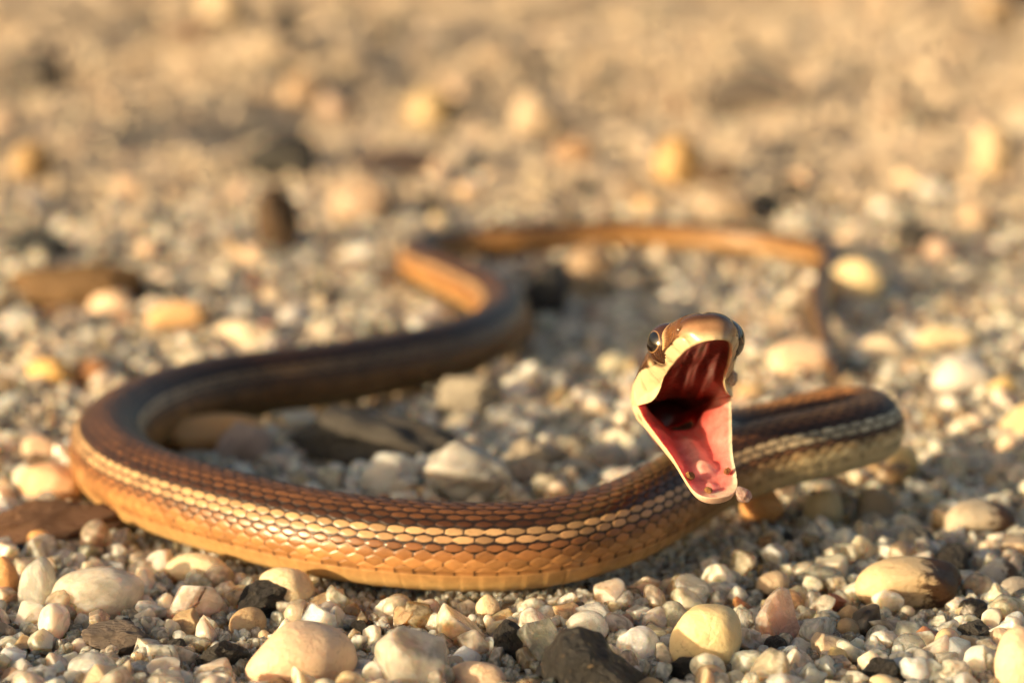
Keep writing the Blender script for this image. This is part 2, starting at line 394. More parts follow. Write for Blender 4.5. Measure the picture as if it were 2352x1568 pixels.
# x0, y0, x1, y1 on the measuring grid, name, shape, material, colour, label
STONES = [
 (566, 1428, 818, 1600, 'pebble', SM, 'S', PCH, "large smooth cream pebble with a brown stained dent"),
 (540, 1334, 674, 1420, 'dark_stone', CR, 'D', DRK, "black lumpy stone with tan patches before a cream pebble"),
 (378, 1272, 524, 1345, 'pebble', SM, 'S', CRM, "warm cream pebble touching the underside of the snake"),
 (372, 1332, 518, 1434, 'quartz_pebble', AN, 'Q', PNK, "milky pinkish quartz lump beside the black lumpy stone"),
 (590, 1302, 722, 1400, 'pebble', SM, 'S', CRM, "rounded golden cream pebble half under the snake's front coil"),
 (122, 1304, 330, 1424, 'quartz_pebble', SM, 'Q', (.84, .77, .66), "broad greyish translucent quartz cobble with a sloping top"),
 (44, 1282, 128, 1416, 'quartz_pebble', SM, 'Q', WHT, "upright pale quartz pebble leaning on the broad translucent cobble"),
 (-40, 1280, 44, 1386, 'pebble', SM, 'S', ORG, "orange pink rounded pebble with a dark underside"),
 (62, 1216, 114, 1266, 'pebble', SM, 'S', ORG, "small round orange bead of stone below the flat brown stone"),
 (158, 1498, 270, 1572, 'quartz_pebble', SM, 'C', WHT, "clear rounded quartz pebble standing beside a grey brown stone"),
 (190, 1430, 350, 1496, 'dark_stone', CR, 'R', (.17, .14, .12), "rough grey brown stone in front of the quartz cobble"),
 (448, 1466, 574, 1536, 'dark_stone', CR, 'D', DGY, "dark grey stone with tan rim touching the large cream pebble"),
 (668, 1394, 776, 1464, 'quartz_pebble', AN, 'Q', WHT, "white angular quartz piece behind the large cream pebble"),
 (848, 1440, 1030, 1610, 'quartz_pebble', AN, 'Q', (.82, .77, .68), "pointed cream and grey quartz rock with dark streaks"),
 (1028, 1486, 1106, 1542, 'quartz_pebble', AN, 'Q', BLU, "bluish white wedge of quartz beside the pointed rock"),
 (1002, 1382, 1106, 1494, 'quartz_pebble', AN, 'Q', (.90, .72, .54), "peach coloured glowing quartz lump behind the bluish wedge"),
 (1133, 1428, 1206, 1524, 'dark_stone', CR, 'D', DRK, "upright black stone beside the clear rounded quartz"),
 (1180, 1424, 1284, 1524, 'quartz_pebble', AN, 'C', (.92, .86, .70), "clear yellowish rounded quartz between two black stones"),
 (1030, 1520, 1164, 1600, 'pebble', SM, 'S', PCH, "flat topped peach white pebble in front of the bluish wedge"),
 (1232, 1446, 1482, 1640, 'dark_stone', CR, 'D', (.018, .018, .018), "big black craggy rock with glittering tan crust"),
 (1302, 1402, 1398, 1476, 'quartz_pebble', SM, 'C', (.92, .84, .76), "clear pinkish quartz bead behind the big black rock"),
 (1414, 1440, 1516, 1520, 'quartz_pebble', AN, 'Q', (.90, .89, .88), "white angular flake of quartz beside the big black rock"),
 (1510, 1383, 1584, 1460, 'quartz_pebble', SM, 'Q', (.92, .80, .62), "yellowish round quartz touching the cream dome pebble"),
 (1540, 1394, 1700, 1546, 'pebble', SM, 'S', (.80, .66, .38), "smooth domed cream yellow pebble with fine cracks"),
 (1534, 1502, 1640, 1556, 'dark_stone', AN, 'D', DRK, "thin black sliver of rock under the domed cream pebble"),
 (1732, 1353, 1844, 1482, 'quartz_pebble', AN, 'Q', (.84, .60, .52), "pink tapered block of quartz with a shiny top"),
 (1886, 1364, 1944, 1420, 'stone_chip', AN, 'R', TER, "terracotta red stone chip near the oval pebble"),
 (1964, 1280, 2210, 1402, 'pebble', SM, 'O', (.66, .53, .34), "large oval cream pebble with a dark brown end"),
 (1922, 1390, 1976, 1442, 'pebble', SM, 'S', TANC, "small tan pebble in front of the terracotta chip"),
 (1838, 1414, 1912, 1492, 'quartz_pebble', AN, 'C', WHT, "glassy colourless quartz lump beside the pink block"),
 (1690, 1396, 1730, 1460, 'quartz_pebble', AN, 'C', WHT, "narrow upright glassy quartz between cream dome and pink block"),
 (1772, 1480, 1858, 1528, 'quartz_pebble', AN, 'Q', (.90, .84, .73), "white blocky quartz piece in front of the pink block"),
 (1672, 1494, 1782, 1556, 'quartz_pebble', AN, 'Q', (.82, .81, .68), "pale greenish wedge of quartz beside the domed pebble"),
 (1748, 1522, 1832, 1570, 'pebble', SM, 'S', CRM, "rounded cream pebble in front of the greenish quartz wedge"),
 (1830, 1514, 1868, 1554, 'pebble', SM, 'S', PCH, "little orange peach pebble beside a cream pebble"),
 (1898, 1486, 1948, 1540, 'pebble', SM, 'S', YEL, "bright yellow tan pebble among clear grains"),
 (2050, 1454, 2128, 1514, 'quartz_pebble', SM, 'C', WHT, "clear oval quartz grain in front of the oval pebble"),
 (2150, 1468, 2234, 1532, 'quartz_pebble', AN, 'C', WHT, "clear knobbly quartz lump beside two clear grains"),
 (2042, 1510, 2088, 1546, 'quartz_pebble', SM, 'C', WHT, "tiny clear quartz bead below the clear oval grain"),
 (2268, 1370, 2352, 1438, 'quartz_pebble', AN, 'Q', (.86, .74, .54), "tan translucent quartz chunk behind the big peach stone"),
 (2244, 1500, 2294, 1558, 'quartz_pebble', SM, 'Q', (.74, .64, .5), "small warm quartz egg leaning against the big peach stone"),
 (2282, 1446, 2420, 1610, 'pebble', SM, 'S', PCH, "big peach white stone with a rough stained face"),
 (2296, 1324, 2380, 1376, 'pebble', SM, 'S', GRY, "greyish white pebble behind the tan quartz chunk"),
 (2244, 1288, 2340, 1352, 'pebble', SM, 'O', (.5, .47, .42), "grey white pebble with a brown spot beside the oval pebble"),
 (1092, 1366, 1148, 1430, 'pebble', SM, 'S', CRM, "narrow cream pebble propping up the snake's front coil"),
 (920, 1385, 1004, 1450, 'quartz_pebble', AN, 'C', (.70, .56, .36), "golden clear quartz cluster beside the peach quartz lump"),
 (1116, 1398, 1190, 1436, 'quartz_pebble', AN, 'Q', (.74, .5, .3), "orange glowing quartz behind the upright black stone"),
 (1550, 1325, 1645, 1405, 'quartz_pebble', AN, 'Q', (.74, .73, .69), "shaded grey quartz block behind the yellowish round quartz"),
 (1662, 1310, 1704, 1352, 'pebble', SM, 'S', (.55, .5, .4), "small pale pebble standing behind the domed cream pebble"),
 # inside the loop
 (640, 950, 1072, 1080, 'dark_stone', CR, 'R', (.05, .047, .043), "long dark grey rock lying inside the snake's loop"),
 (482, 962, 632, 1084, 'pebble', AN, 'R', (.42, .34, .31), "blocky mauve grey stone inside the bend of the snake"),
 (372, 952, 604, 1050, 'pebble', SM, 'S', ORG, "orange tan stone against the inner side of the bend"),
 (960, 1010, 1180, 1158, 'quartz_pebble', CR, 'Q', (.50, .50, .48), "large grey white angular quartz in front of the dark rock"),  # grey deepened so that the loop's shade sits in the colour
 (828, 1040, 962, 1144, 'quartz_pebble', AN, 'Q', (.58, .58, .55), "pointed grey quartz behind the snake's front coil"),
 (1158, 1006, 1296, 1108, 'pebble', CR, 'R', (.33, .29, .23), "grey brown knobbly stone beside the large grey white quartz"),
 (1010, 862, 1148, 962, 'pebble', CR, 'R', (.36, .33, .27), "pale grey stone behind the end of the dark rock"),
 (1112, 828, 1178, 894, 'pebble', SM, 'S', PCH, "small rounded peach pebble catching sun beyond the back coil"),
 (1370, 812, 1460, 884, 'pebble', SM, 'S', (.6, .57, .42), "pale yellowish pebble behind the snake's open mouth"),
 (1200, 600, 1312, 742, 'dark_stone', CR, 'D', (.05, .05, .05), "dark boulder shaped stone behind the far bend"),
 (1310, 580, 1412, 662, 'pebble', SM, 'S', TANC, "tan stone standing right beside the thin tail"),
 (1290, 640, 1420, 690, 'pebble', CR, 'R', (.28, .22, .14), "low brown stone at the foot of the tan stone"),
 # right side
 (1764, 782, 1908, 876, 'pebble', SM, 'S', PCH, "big peach cream pebble at the tip of the tail"),
 (1962, 772, 2094, 854, 'pebble', SM, 'S', (.74, .64, .48), "white and yellow pebble beyond the tip of the tail"),
 (1906, 598, 2034, 714, 'pebble', SM, 'S', (.80, .66, .40), "egg shaped cream pebble beside the bend of the tail"),
 (2104, 744, 2240, 822, 'pebble', SM, 'S', (.74, .62, .42), "pale gold pebble behind a white one"),
 (2138, 820, 2276, 914, 'pebble', SM, 'S', (.68, .66, .62), "white rounded pebble with a warm left side"),
 (2264, 862, 2340, 930, 'pebble', SM, 'S', YEL, "yellowish pebble beside the white rounded pebble"),
 (2300, 930, 2400, 1030, 'pebble', SM, 'S', (.78, .62, .36), "bright cream pebble below the yellowish pebble"),
 (2034, 1026, 2112, 1112, 'pebble', SM, 'S', YEL, "golden pebble under the outer bend of the raised coil"),
 (1848, 1126, 1934, 1216, 'pebble', SM, 'S', (.50, .44, .28), "olive cream round pebble in the shade of the raised coil"),
 (1960, 1118, 2052, 1206, 'pebble', CR, 'R', (.48, .38, .26), "tan grooved stone beside the olive cream pebble"),
 (2062, 1210, 2150, 1286, 'dark_stone', CR, 'D', (.08, .085, .09), "dark blue grey stone behind the oval pebble"),
 (2170, 1150, 2330, 1240, 'pebble', SM, 'O', (.52, .46, .36), "broad pale stone with brown stain behind the grey pebbles"),
 (1700, 1110, 1800, 1200, 'pebble', SM, 'S', ORG, "orange stone under the raised coil, reflected glow put into its colour"),  # orange tint stands in for glow reflected beneath the coil
 (2290, 1000, 2352, 1060, 'pebble', SM, 'S', PCH, "pinkish cream pebble next to the bright cream one"),
 # left side
 (40, 1066, 196, 1158, 'pebble', SM, 'S', (.78, .50, .30), "big peach orange pebble against the outer bend of the snake"),
 (-30, 1148, 290, 1236, 'stone_slab', CR, 'R', (.13, .065, .035), "flat dark brown stone wedged under the outer bend"),
 (50, 1000, 136, 1068, 'pebble', SM, 'S', PCH, "sunlit peach pebble behind the big peach orange one"),
 (62, 822, 170, 894, 'pebble', SM, 'S', (.76, .50, .18), "bright golden orange pebble behind the left bend"),
 (150, 826, 262, 890, 'pebble', SM, 'S', (.42, .21, .09), "red brown pebble touching the golden orange one"),
 (480, 738, 622, 806, 'pebble', SM, 'S', (.82, .70, .52), "shining white pebble right behind the back coil"),
 (586, 734, 632, 772, 'stone_chip', AN, 'R', (.6, .24, .17), "small red chip beside the shining white pebble"),
 (10, 606, 330, 726, 'dark_stone', CR, 'R', (.15, .085, .03), "wide ochre brown craggy rock on open gravel"),
 (190, 660, 310, 728, 'pebble', SM, 'S', PCH, "peach pebble lying against the ochre brown rock"),
 (250, 650, 400, 716, 'dark_stone', CR, 'R', (.04, .03, .022), "dark brown stone behind the ochre rock"),
 (700, 648, 784, 704, 'dark_stone', CR, 'D', (.04, .042, .04), "small black stone beyond the back coil"),
 (596, 476, 676, 596, 'dark_stone', CR, 'R', (.07, .04, .018), "upright dark brown stone with a lit orange side"),
 (590, 340, 712, 414, 'dark_stone', CR, 'D', (.022, .022, .020), "isolated black stone on the far gravel"),
 (20, 545, 150, 606, 'dark_stone', CR, 'D', (.06, .065, .065), "dark blue grey stone behind the ochre brown rock"),
 (340, 690, 480, 760, 'pebble', SM, 'S', (.74, .5, .26), "orange cream long pebble between ochre rock and back coil"),
 (640, 700, 720, 760, 'pebble', SM, 'S', (.6, .6, .6), "bluish pale pebble before the small black stone"),
 # far stones
 (462, -6, 574, 108, 'pebble', SM, 'S', (.82, .66, .40), "tall cream stone far behind the snake near the ridge"),
 (1046, 106, 1194, 244, 'pebble', SM, 'S', (.80, .66, .44), "largest cream stone on the far gravel"),
 (1262, 110, 1386, 206, 'pebble', SM, 'S', (.74, .58, .38), "tan cream stone beyond the largest far cream stone"),
 (940, 226, 1052, 316, 'pebble', SM, 'S', YEL, "yellowish stone in front of the largest far cream stone"),
 (1180, 232, 1296, 334, 'pebble', SM, 'S', (.80, .66, .44), "bright cream stone with an orange stone at its foot"),
 (1270, 330, 1370, 390, 'pebble', SM, 'S', (.66, .44, .24), "orange tan stone at the foot of a bright cream one"),
 (648, 188, 742, 272, 'pebble', SM, 'S', (.72, .52, .30), "round tan stone lying in the ridge's shadow"),
 (738, 226, 810, 284, 'pebble', SM, 'S', (.6, .46, .33), "duller tan stone next to the round tan stone"),
 (1508, 336, 1614, 438, 'pebble', SM, 'S', (.78, .52, .20), "golden orange stone alone on far gravel"),
 (1610, 385, 1690, 430, 'dark_stone', CR, 'R', (.12, .085, .06), "low dark stone beside the golden orange stone"),
 (1480, 196, 1618, 250, 'dark_stone', CR, 'R', (.10, .05, .03), "low dark red brown stone on far gravel"),
 (1640, 190, 1830, 250, 'dark_stone', CR, 'D', (.10, .085, .075), "long low dark grey stone beside the red brown one"),
 (1728, 458, 1798, 516, 'dark_stone', CR, 'D', (.04, .038, .036), "small black stone just beyond the tail"),
 (1600, 452, 1730, 520, 'pebble', SM, 'S', (.66, .52, .34), "tan pebble beside the small black stone behind the tail"),
 (2066, 536, 2156, 596, 'dark_stone', CR, 'D', (.05, .045, .04), "dark stone on open gravel past the egg shaped pebble"),
 (2130, 560, 2210, 620, 'pebble', SM, 'S', PCH, "peach pebble touching a dark stone past the tail"),
 (2210, 480, 2300, 546, 'pebble', SM, 'S', (.72, .56, .36), "cream tan pebble behind the peach pebble"),
 (2240, 310, 2330, 420, 'pebble', SM, 'S', (.8, .64, .38), "upright bright cream stone on right-hand far gravel"),
 (2230, 0, 2330, 90, 'pebble', SM, 'S', (.74, .56, .32), "far tan stone with a dark stone behind it"),
 (2290, -20, 2400, 40, 'dark_stone', CR, 'D', (.05, .04, .035), "dark far stone behind a tan one"),
 (820, 360, 1000, 410, 'dark_stone', CR, 'D', (.08, .055, .05), "long low dark stone in front of the yellowish stone"),
 (760, 430, 900, 520, 'pebble', SM, 'S', (.72, .55, .36), "broad tan stone beyond the back coil's far bend"),
 (30, 150, 130, 240, 'dark_stone', CR, 'D', (.07, .06, .05), "dark stone behind the low ridge"),
 (400, 60, 500, 110, 'dark_stone', CR, 'R', (.16, .11, .08), "brown stone at the foot of the tall cream stone"),
 (30, 345, 120, 430, 'pebble', SM, 'S', (.76, .52, .22), "golden stone on the sunny side of the ridge"),
 (1090, 560, 1190, 610, 'pebble', SM, 'S', (.66, .36, .16), "orange pebble tucked under the thin part of the tail"),
]
MATS = {'S': M_SMOOTH, 'Q': M_QUARTZ, 'C': M_CLEAR, 'R': M_ROUGH, 'D': M_DARK, 'O': M_OVAL}
CATS = {'pebble': 'pebble', 'quartz_pebble': 'quartz pebble', 'dark_stone': 'stone', 'stone_chip': 'stone chip', 'stone_slab': 'stone slab'}
placed = []                                  # x, y, radius of every stone so that fillers keep clear
def stone_object(name, me, matl, colour, loc, half, rot):
    o = link(name, me)
    o.location = loc; o.scale = half; o.rotation_euler = rot
    o.color = (*colour, 1)
    if not me.materials: me.materials.append(matl)
    return o
for k, (x0, y0, x1, y1, nm, shape, mk, colr_, label) in enumerate(STONES):
    cx, cy = (x0 + x1) / 2, (y0 + y1) / 2
    g = on_z(cx, cy, 0.003); hx = hy = hz_ = 0.003
    for _ in range(6):
        d = depth_of(g); hx = (x1 - x0) / 2 * d / FPX
        v = (y1 - y0) / 2 * d / FPX
        hy = 0.85 * min(hx, 1.25 * v)
        el = math.asin(min(0.95, (CAM_H - g[2]) / np.linalg.norm(g - CAMP)))
        hz_ = math.sqrt(max((v * v - (hy * math.sin(el)) ** 2), (0.45 * v) ** 2)) / math.cos(el)
        gz = float(ground_z(g[0], g[1]))
        g = on_z(cx, cy, gz + hz_ * 0.72)
    near = d < 0.33
    me_ = rock_mesh(nm, 100 + 7 * k, shape, 5 if near and hx > 0.0022 else 4 if d < 0.5 else 3)
    r = np.random.default_rng(500 + k)
    # sink the stone a little: its lower edge goes below the grains around it
    hz2 = hz_ * 1.12; zc = g[2] - hz_ * 0.04
    if d > 0.42:                             # far stones stand clear of the finer gravel there
        k_ = 1.35 if mk in 'DR' else 1.1; hx *= k_; hy *= k_; hz2 = hz_ * 1.3 * k_; zc = g[2] + hz_ * 0.1
    ang = r.uniform(-0.35, 0.35)
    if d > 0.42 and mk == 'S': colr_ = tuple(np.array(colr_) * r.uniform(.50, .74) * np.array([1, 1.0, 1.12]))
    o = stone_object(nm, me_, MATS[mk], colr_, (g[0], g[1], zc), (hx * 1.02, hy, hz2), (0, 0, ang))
    tag(o, label, CATS[nm])
    placed.append((g[0], g[1], max(hx, hy)))

# ------------------------------------------------------------------ further single stones between them
LIB = {}
for kd, n in ((SM, 14), (AN, 14), (CR, 8)):
    LIB[kd] = [rock_mesh("pebble_shape", 3000 + 31 * q + len(kd), AN if kd == SM and q % 2 else CR if kd == AN and q % 3 == 0 else kd, 4) for q in range(n)]
FILL = [(SM, M_SMOOTH, [CRM, PCH, TANC, (.62, .5, .36)], 'pebble', 'pebble', ['cream', 'peach', 'tan', 'sandy'], "small tan and cream pebbles in the gravel", .26),
        (AN, M_QUARTZ, [(.84, .80, .74), (.82, .72, .57), (.82, .68, .58), (.70, .69, .67)], 'quartz_pebble', 'quartz pebble', ['white', 'honey', 'pale pink', 'grey'], "small quartz chips in the gravel", .62),
        (CR, M_DARK, [DRK, DGY, (.06, .05, .04)], 'dark_stone', 'stone', ['black', 'dark grey', 'dark brown'], "small dark stone bits in the gravel", .07),
        (AN, M_ROUGH, [(.60, .40, .25), (.52, .33, .25), (.60, .40, .28)], 'stone_chip', 'stone chip', ['orange', 'red brown', 'rust'], "small orange brown stone chips in the gravel", .05)]
fill_meshes = {}; fillers = []
import re
def short(l): return re.split(r' (?:with|beside|behind|touching|leaning|in front|below|before|half|standing|between|near|under|against|wedged|lying|inside|propping|catching|at|beyond|on|right|past|tucked|among|alone|next|just|glowing|and grey|to|of rock|in the|far behind)\b', l)[0]
r = np.random.default_rng(77)
count = tries = 0
cum = np.cumsum([f[-1] for f in FILL])
ZONES = [(300, -20, 2370, None, None, None), (48, 640, 1480, 880, 1140, 1), (34, -20, 2370, 60, 700, 2)]   # anywhere near, crystals inside the loop, dark bits far off
def zone_of(n):
    for z_ in ZONES:
        if n < z_[0]: return z_
        n -= z_[0]
while count < 382 and tries < 14000:
    tries += 1
    zn = zone_of(count)
    px = r.uniform(zn[1], zn[2]); py = 1580 - 1150 * r.random() ** 1.5 if zn[3] is None else r.uniform(zn[3], zn[4])
    half_px = r.uniform(24, 54) if py > 1280 else r.uniform(22, 48) if py > 1100 else r.uniform(18, 40)
    if zn[5] == 1: half_px = r.uniform(26, 60)
    if zn[5] == 2: half_px = r.uniform(22, 44)
    g = on_z(px, py, 0.001); d = depth_of(g); rad = half_px * d / FPX
    if any((g[0] - a) ** 2 + (g[1] - b) ** 2 < (0.78 * (rad + c)) ** 2 for a, b, c in placed): continue
    if snake_clear(g[0], g[1])[0] < rad * 1.05: continue
    kd, matl, cs, nm, cat, cn, grp, _ = FILL[int(np.searchsorted(cum, r.random() * cum[-1])) if zn[5] is None else zn[5]]
    q = int(r.integers(len(LIB[kd])))
    key = (kd, q, matl.name)
    if key not in fill_meshes:
        m_ = LIB[kd][q].copy(); m_.name = nm; fill_meshes[key] = m_
    ci_ = r.integers(len(cs)); c = np.array(cs[int(ci_)]) * r.uniform(0.8, 1.12)
    hx, hy, hz_ = rad * r.uniform(.85, 1.1), rad * r.uniform(.7, 1.0), rad * r.uniform(.6, .85)
    o = stone_object(nm, fill_meshes[key], matl, tuple(np.clip(c, 0, .85)), (g[0], g[1], float(ground_z(g[0], g[1])) + hz_ * r.uniform(.35, .75)), (hx, hy, hz_),
                     (r.uniform(-.3, .3), r.uniform(-.3, .3), r.uniform(0, 6.28)))
    near_s, near_t = sorted(range(len(STONES)), key=lambda n_: (placed[n_][0] - g[0]) ** 2 + (placed[n_][1] - g[1]) ** 2)[:2]
    form = 'flat' if hz_ < .66 * rad else 'long' if hx > 1.32 * hy else 'rounded' if kd == SM else 'angular'
    cname = cn[int(ci_)]
    size_ = 'tiny' if rad < .0014 else 'small' if rad < .0022 else 'chunky'
    lb = size_ + ' %s %s %s near the %s' % (cname, form, cat, short(STONES[near_s][8]))
    if any(lb == f_[1] for f_ in fillers):
        l2 = size_ + ' %s %s %s between the %s and the %s' % (cname, form, cat, short(STONES[near_s][8]), short(STONES[near_t][8]))
        if len(l2.split()) <= 16 and short(STONES[near_s][8]) != short(STONES[near_t][8]): lb = l2
    fillers.append((o, lb, cat, grp))
    placed.append((g[0], g[1], rad)); count += 1

for o, lb, cat, grp in fillers: tag(o, lb, cat, grp)

# ------------------------------------------------------------------ the gravel itself: uncounted grains
PL = np.array(placed)
def grain_source(name, matl, kinds, sub, seed):
    c = bpy.data.collections.new(name)
    for q, kd in enumerate(kinds):
        me_ = rock_mesh(name + "_shape", seed + q * 13, kd, sub); me_.materials.append(matl)
        c.objects.link(bpy.data.objects.new("%s_shape_%02d" % (name, q), me_))
    return c
def gravel_object(name, label, xyz, scl, rot, colour, coll, nshape, seed):
    me_ = bpy.data.meshes.new(name); me_.vertices.add(len(xyz)); me_.vertices.foreach_set("co", xyz.astype(np.float32).ravel())
    for an, arr in (("scl", scl), ("rot", rot)):
        a = me_.attributes.new(an, 'FLOAT_VECTOR', 'POINT'); a.data.foreach_set("vector", arr.astype(np.float32).ravel())
    set_col(me_, "col", colour)
    a = me_.attributes.new("pick", 'INT', 'POINT'); a.data.foreach_set("value", np.random.default_rng(seed).integers(0, nshape, len(xyz)).astype(np.int32))
    me_.update()
    o = link(name, me_)
    ng = bpy.data.node_groups.new(name, 'GeometryNodeTree')
    ng.interface.new_socket("Geometry", in_out='INPUT', socket_type='NodeSocketGeometry')
    ng.interface.new_socket("Geometry", in_out='OUTPUT', socket_type='NodeSocketGeometry')
    gi, go = ng.nodes.new("NodeGroupInput"), ng.nodes.new("NodeGroupOutput")
    ip = ng.nodes.new("GeometryNodeInstanceOnPoints"); ci = ng.nodes.new("GeometryNodeCollectionInfo")
    ci.inputs["Collection"].default_value = coll; ci.inputs["Separate Children"].default_value = True; ci.inputs["Reset Children"].default_value = True
    def attr(nm_, dt):
        a = ng.nodes.new("GeometryNodeInputNamedAttribute"); a.data_type = dt; a.inputs["Name"].default_value = nm_; return a.outputs["Attribute"]
    ip.inputs["Pick Instance"].default_value = True
    l = ng.links.new
    l(gi.outputs[0], ip.inputs["Points"]); l(ci.outputs[0], ip.inputs["Instance"])
    l(attr("pick", 'INT'), ip.inputs["Instance Index"]); l(attr("rot", 'FLOAT_VECTOR'), ip.inputs["Rotation"]); l(attr("scl", 'FLOAT_VECTOR'), ip.inputs["Scale"])
    l(ip.outputs[0], go.inputs[0])
    md = o.modifiers.new("grains", 'NODES'); md.node_group = ng
    o["kind"] = "stuff"; o["label"] = label
    return o
PAL = np.array([(.91, .87, .80), (.92, .86, .76), (.92, .81, .70), (.90, .88, .85), (.90, .77, .68), (.70, .58, .42), (.66, .48, .32), (.55, .49, .43), (.10, .095, .09), (.05, .045, .04), (.50, .26, .14)])
PAL_P = np.array([.28, .22, .14, .15, .09, .05, .02, .02, .012, .010, .008]); PAL_P /= PAL_P.sum()
def half_width(y): return 0.235 * y + 0.035
def scatter(y0, y1, step, rmin, rmax, seed, extra, zlo, zhi, power=1.6):
    r = np.random.default_rng(seed)
    xs = np.arange(-(0.235 * y1 + extra), 0.235 * y1 + extra, step); ys = np.arange(y0, y1, step)
    X, Y = np.meshgrid(xs, ys); X = X.ravel() + r.uniform(-.55, .55, X.size) * step; Y = Y.ravel() + r.uniform(-.55, .55, Y.size) * step
    keep = np.abs(X) < 0.235 * Y + extra; X, Y = X[keep], Y[keep]
    rad = rmin + (rmax - rmin) * r.random(len(X)) ** power
    # keep clear of the snake's belly; under it only low grains
    sc = snake_clear(X, Y); low = sc < rad * 0.8
    rad = np.where(low, np.minimum(rad, 0.0006 + 0 * rad), rad)
    Z = ground_z(X, Y) + rad * r.uniform(zlo, zhi, len(X)); Z = np.where(low, ground_z(X, Y) - 0.0001, Z)
    # no grains inside the single stones
    inside = np.zeros(len(X), bool)
    for a, b, c in PL:
        inside |= (X - a) ** 2 + (Y - b) ** 2 < (0.72 * c) ** 2
    X, Y, Z, rad = X[~inside], Y[~inside], Z[~inside], rad[~inside]
    n = len(X)
    scl = rad[:, None] * r.uniform(.68, 1.15, (n, 3)); rot = r.uniform(0, 6.283, (n, 3))
    colour = PAL[r.choice(len(PAL), n, p=PAL_P)] * r.uniform(.82, 1.08, (n, 1)) * r.uniform(.97, 1.03, (n, 3))
    return np.stack([X, Y, Z], -1), scl, rot, np.clip(colour, 0.01, .94)
SRC = grain_source("sand_grain", M_GRAIN, [AN] * 16 + [CR] * 4 + [SM] * 2, 4, 900)
SRC_FAR = grain_source("gravel_stone", M_GRAVEL, [AN] * 5 + [SM] * 5, 2, 950)
a1 = scatter(0.165, 0.30, 0.0012, 0.00045, 0.0009, 21, 0.030, -.1, .6)
a2 = scatter(0.165, 0.50, 0.0025, 0.0009, 0.0021, 22, 0.040, 0.0, .7, 1.7)
near_g = [np.concatenate([p, q]) for p, q in zip(a1, a2)]
near_g[3] = near_g[3] * np.array([.93, .87, .79])
gravel = gravel_object("gravel", "loose translucent quartz sand and fine gravel around the snake", *near_g, SRC, 22, 5)
a3 = scatter(0.29, 0.62, 0.0018, 0.0006, 0.0016, 23, 0.060, -.2, .5)
a4 = scatter(0.60, 1.6, 0.0029, 0.0008, 0.0021, 24, 0.100, -.3, .45)
a5 = scatter(0.48, 1.6, 0.030, 0.0020, 0.0055, 25, 0.100, -.3, .3, 2.0)
far_g = [np.concatenate([p, q, s_]) for p, q, s_ in zip(a3, a4, a5)]
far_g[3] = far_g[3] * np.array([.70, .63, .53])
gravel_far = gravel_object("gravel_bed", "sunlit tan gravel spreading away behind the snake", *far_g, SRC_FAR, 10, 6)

# ------------------------------------------------------------------ the snake
def skin_material():
    m, nt, b = new_mat("snake_skin"); L = nt.links
    at = node(nt, "ShaderNodeAttribute", attribute_name='col')
    tc = node(nt, "ShaderNodeTexCoord")
    n1 = noise_tex(nt, tc.outputs["Object"], 900, 4, 0.6)
    t = ramp(nt, n1.outputs["Fac"], [(0.3, (0.82, 0.80, 0.78)), (0.7, (1.08, 1.06, 1.04))])
    L.new(mixc(nt, 1.0, at.outputs["Color"], t.outputs[0], 'MULTIPLY'), b.inputs["Base Color"])
    gl = node(nt, "ShaderNodeAttribute", attribute_name='gloss')
    mr = node(nt, "ShaderNodeMapRange"); L.new(gl.outputs["Fac"], mr.inputs[0])
    mr.inputs[3].default_value = 0.52; mr.inputs[4].default_value = 0.17
    L.new(mr.outputs[0], b.inputs["Roughness"])
    b.inputs["Subsurface Weight"].default_value = 0.08
    b.inputs["Subsurface Radius"].default_value = (1, 0.5, 0.25); b.inputs["Subsurface Scale"].default_value = 0.00012
    n2 = noise_tex(nt, tc.outputs["Object"], 5200, 3, 0.6)
    bp = node(nt, "ShaderNodeBump"); bp.inputs["Strength"].default_value = 0.12; bp.inputs["Distance"].default_value = 0.0001
    L.new(n2.outputs["Fac"], bp.inputs["Height"]); L.new(bp.outputs[0], b.inputs["Normal"])
    return m
def mouth_material():
    m, nt, b = new_mat("wet_mouth_lining"); L = nt.links
    at = node(nt, "ShaderNodeAttribute", attribute_name='col')
    tc = node(nt, "ShaderNodeTexCoord")
    n1 = noise_tex(nt, tc.outputs["Object"], 700, 5, 0.6, 0.5)
    t = ramp(nt, n1.outputs["Fac"], [(0.3, (0.78, 0.62, 0.60)), (0.7, (1.08, 1.1, 1.08))])
    L.new(mixc(nt, 1.0, at.outputs["Color"], t.outputs[0], 'MULTIPLY'), b.inputs["Base Color"])
    b.inputs["Roughness"].default_value = 0.28
    b.inputs["Coat Weight"].default_value = 0.25; b.inputs["Coat Roughness"].default_value = 0.08
    b.inputs["Subsurface Weight"].default_value = 0.7
    b.inputs["Subsurface Radius"].default_value = (1, 0.28, 0.22); b.inputs["Subsurface Scale"].default_value = 0.0018
    n2 = noise_tex(nt, tc.outputs["Object"], 1500, 4, 0.6)
    bp = node(nt, "ShaderNodeBump"); bp.inputs["Strength"].default_value = 0.35; bp.inputs["Distance"].default_value = 0.0003
    L.new(n2.outputs["Fac"], bp.inputs["Height"]); L.new(bp.outputs[0], b.inputs["Normal"])
    return m
M_SKIN, M_MOUTH = skin_material(), mouth_material()

N = 288
TH = np.arange(N) * 2 * math.pi / N                       # 0 = picture-left side of the head, 90 deg = back
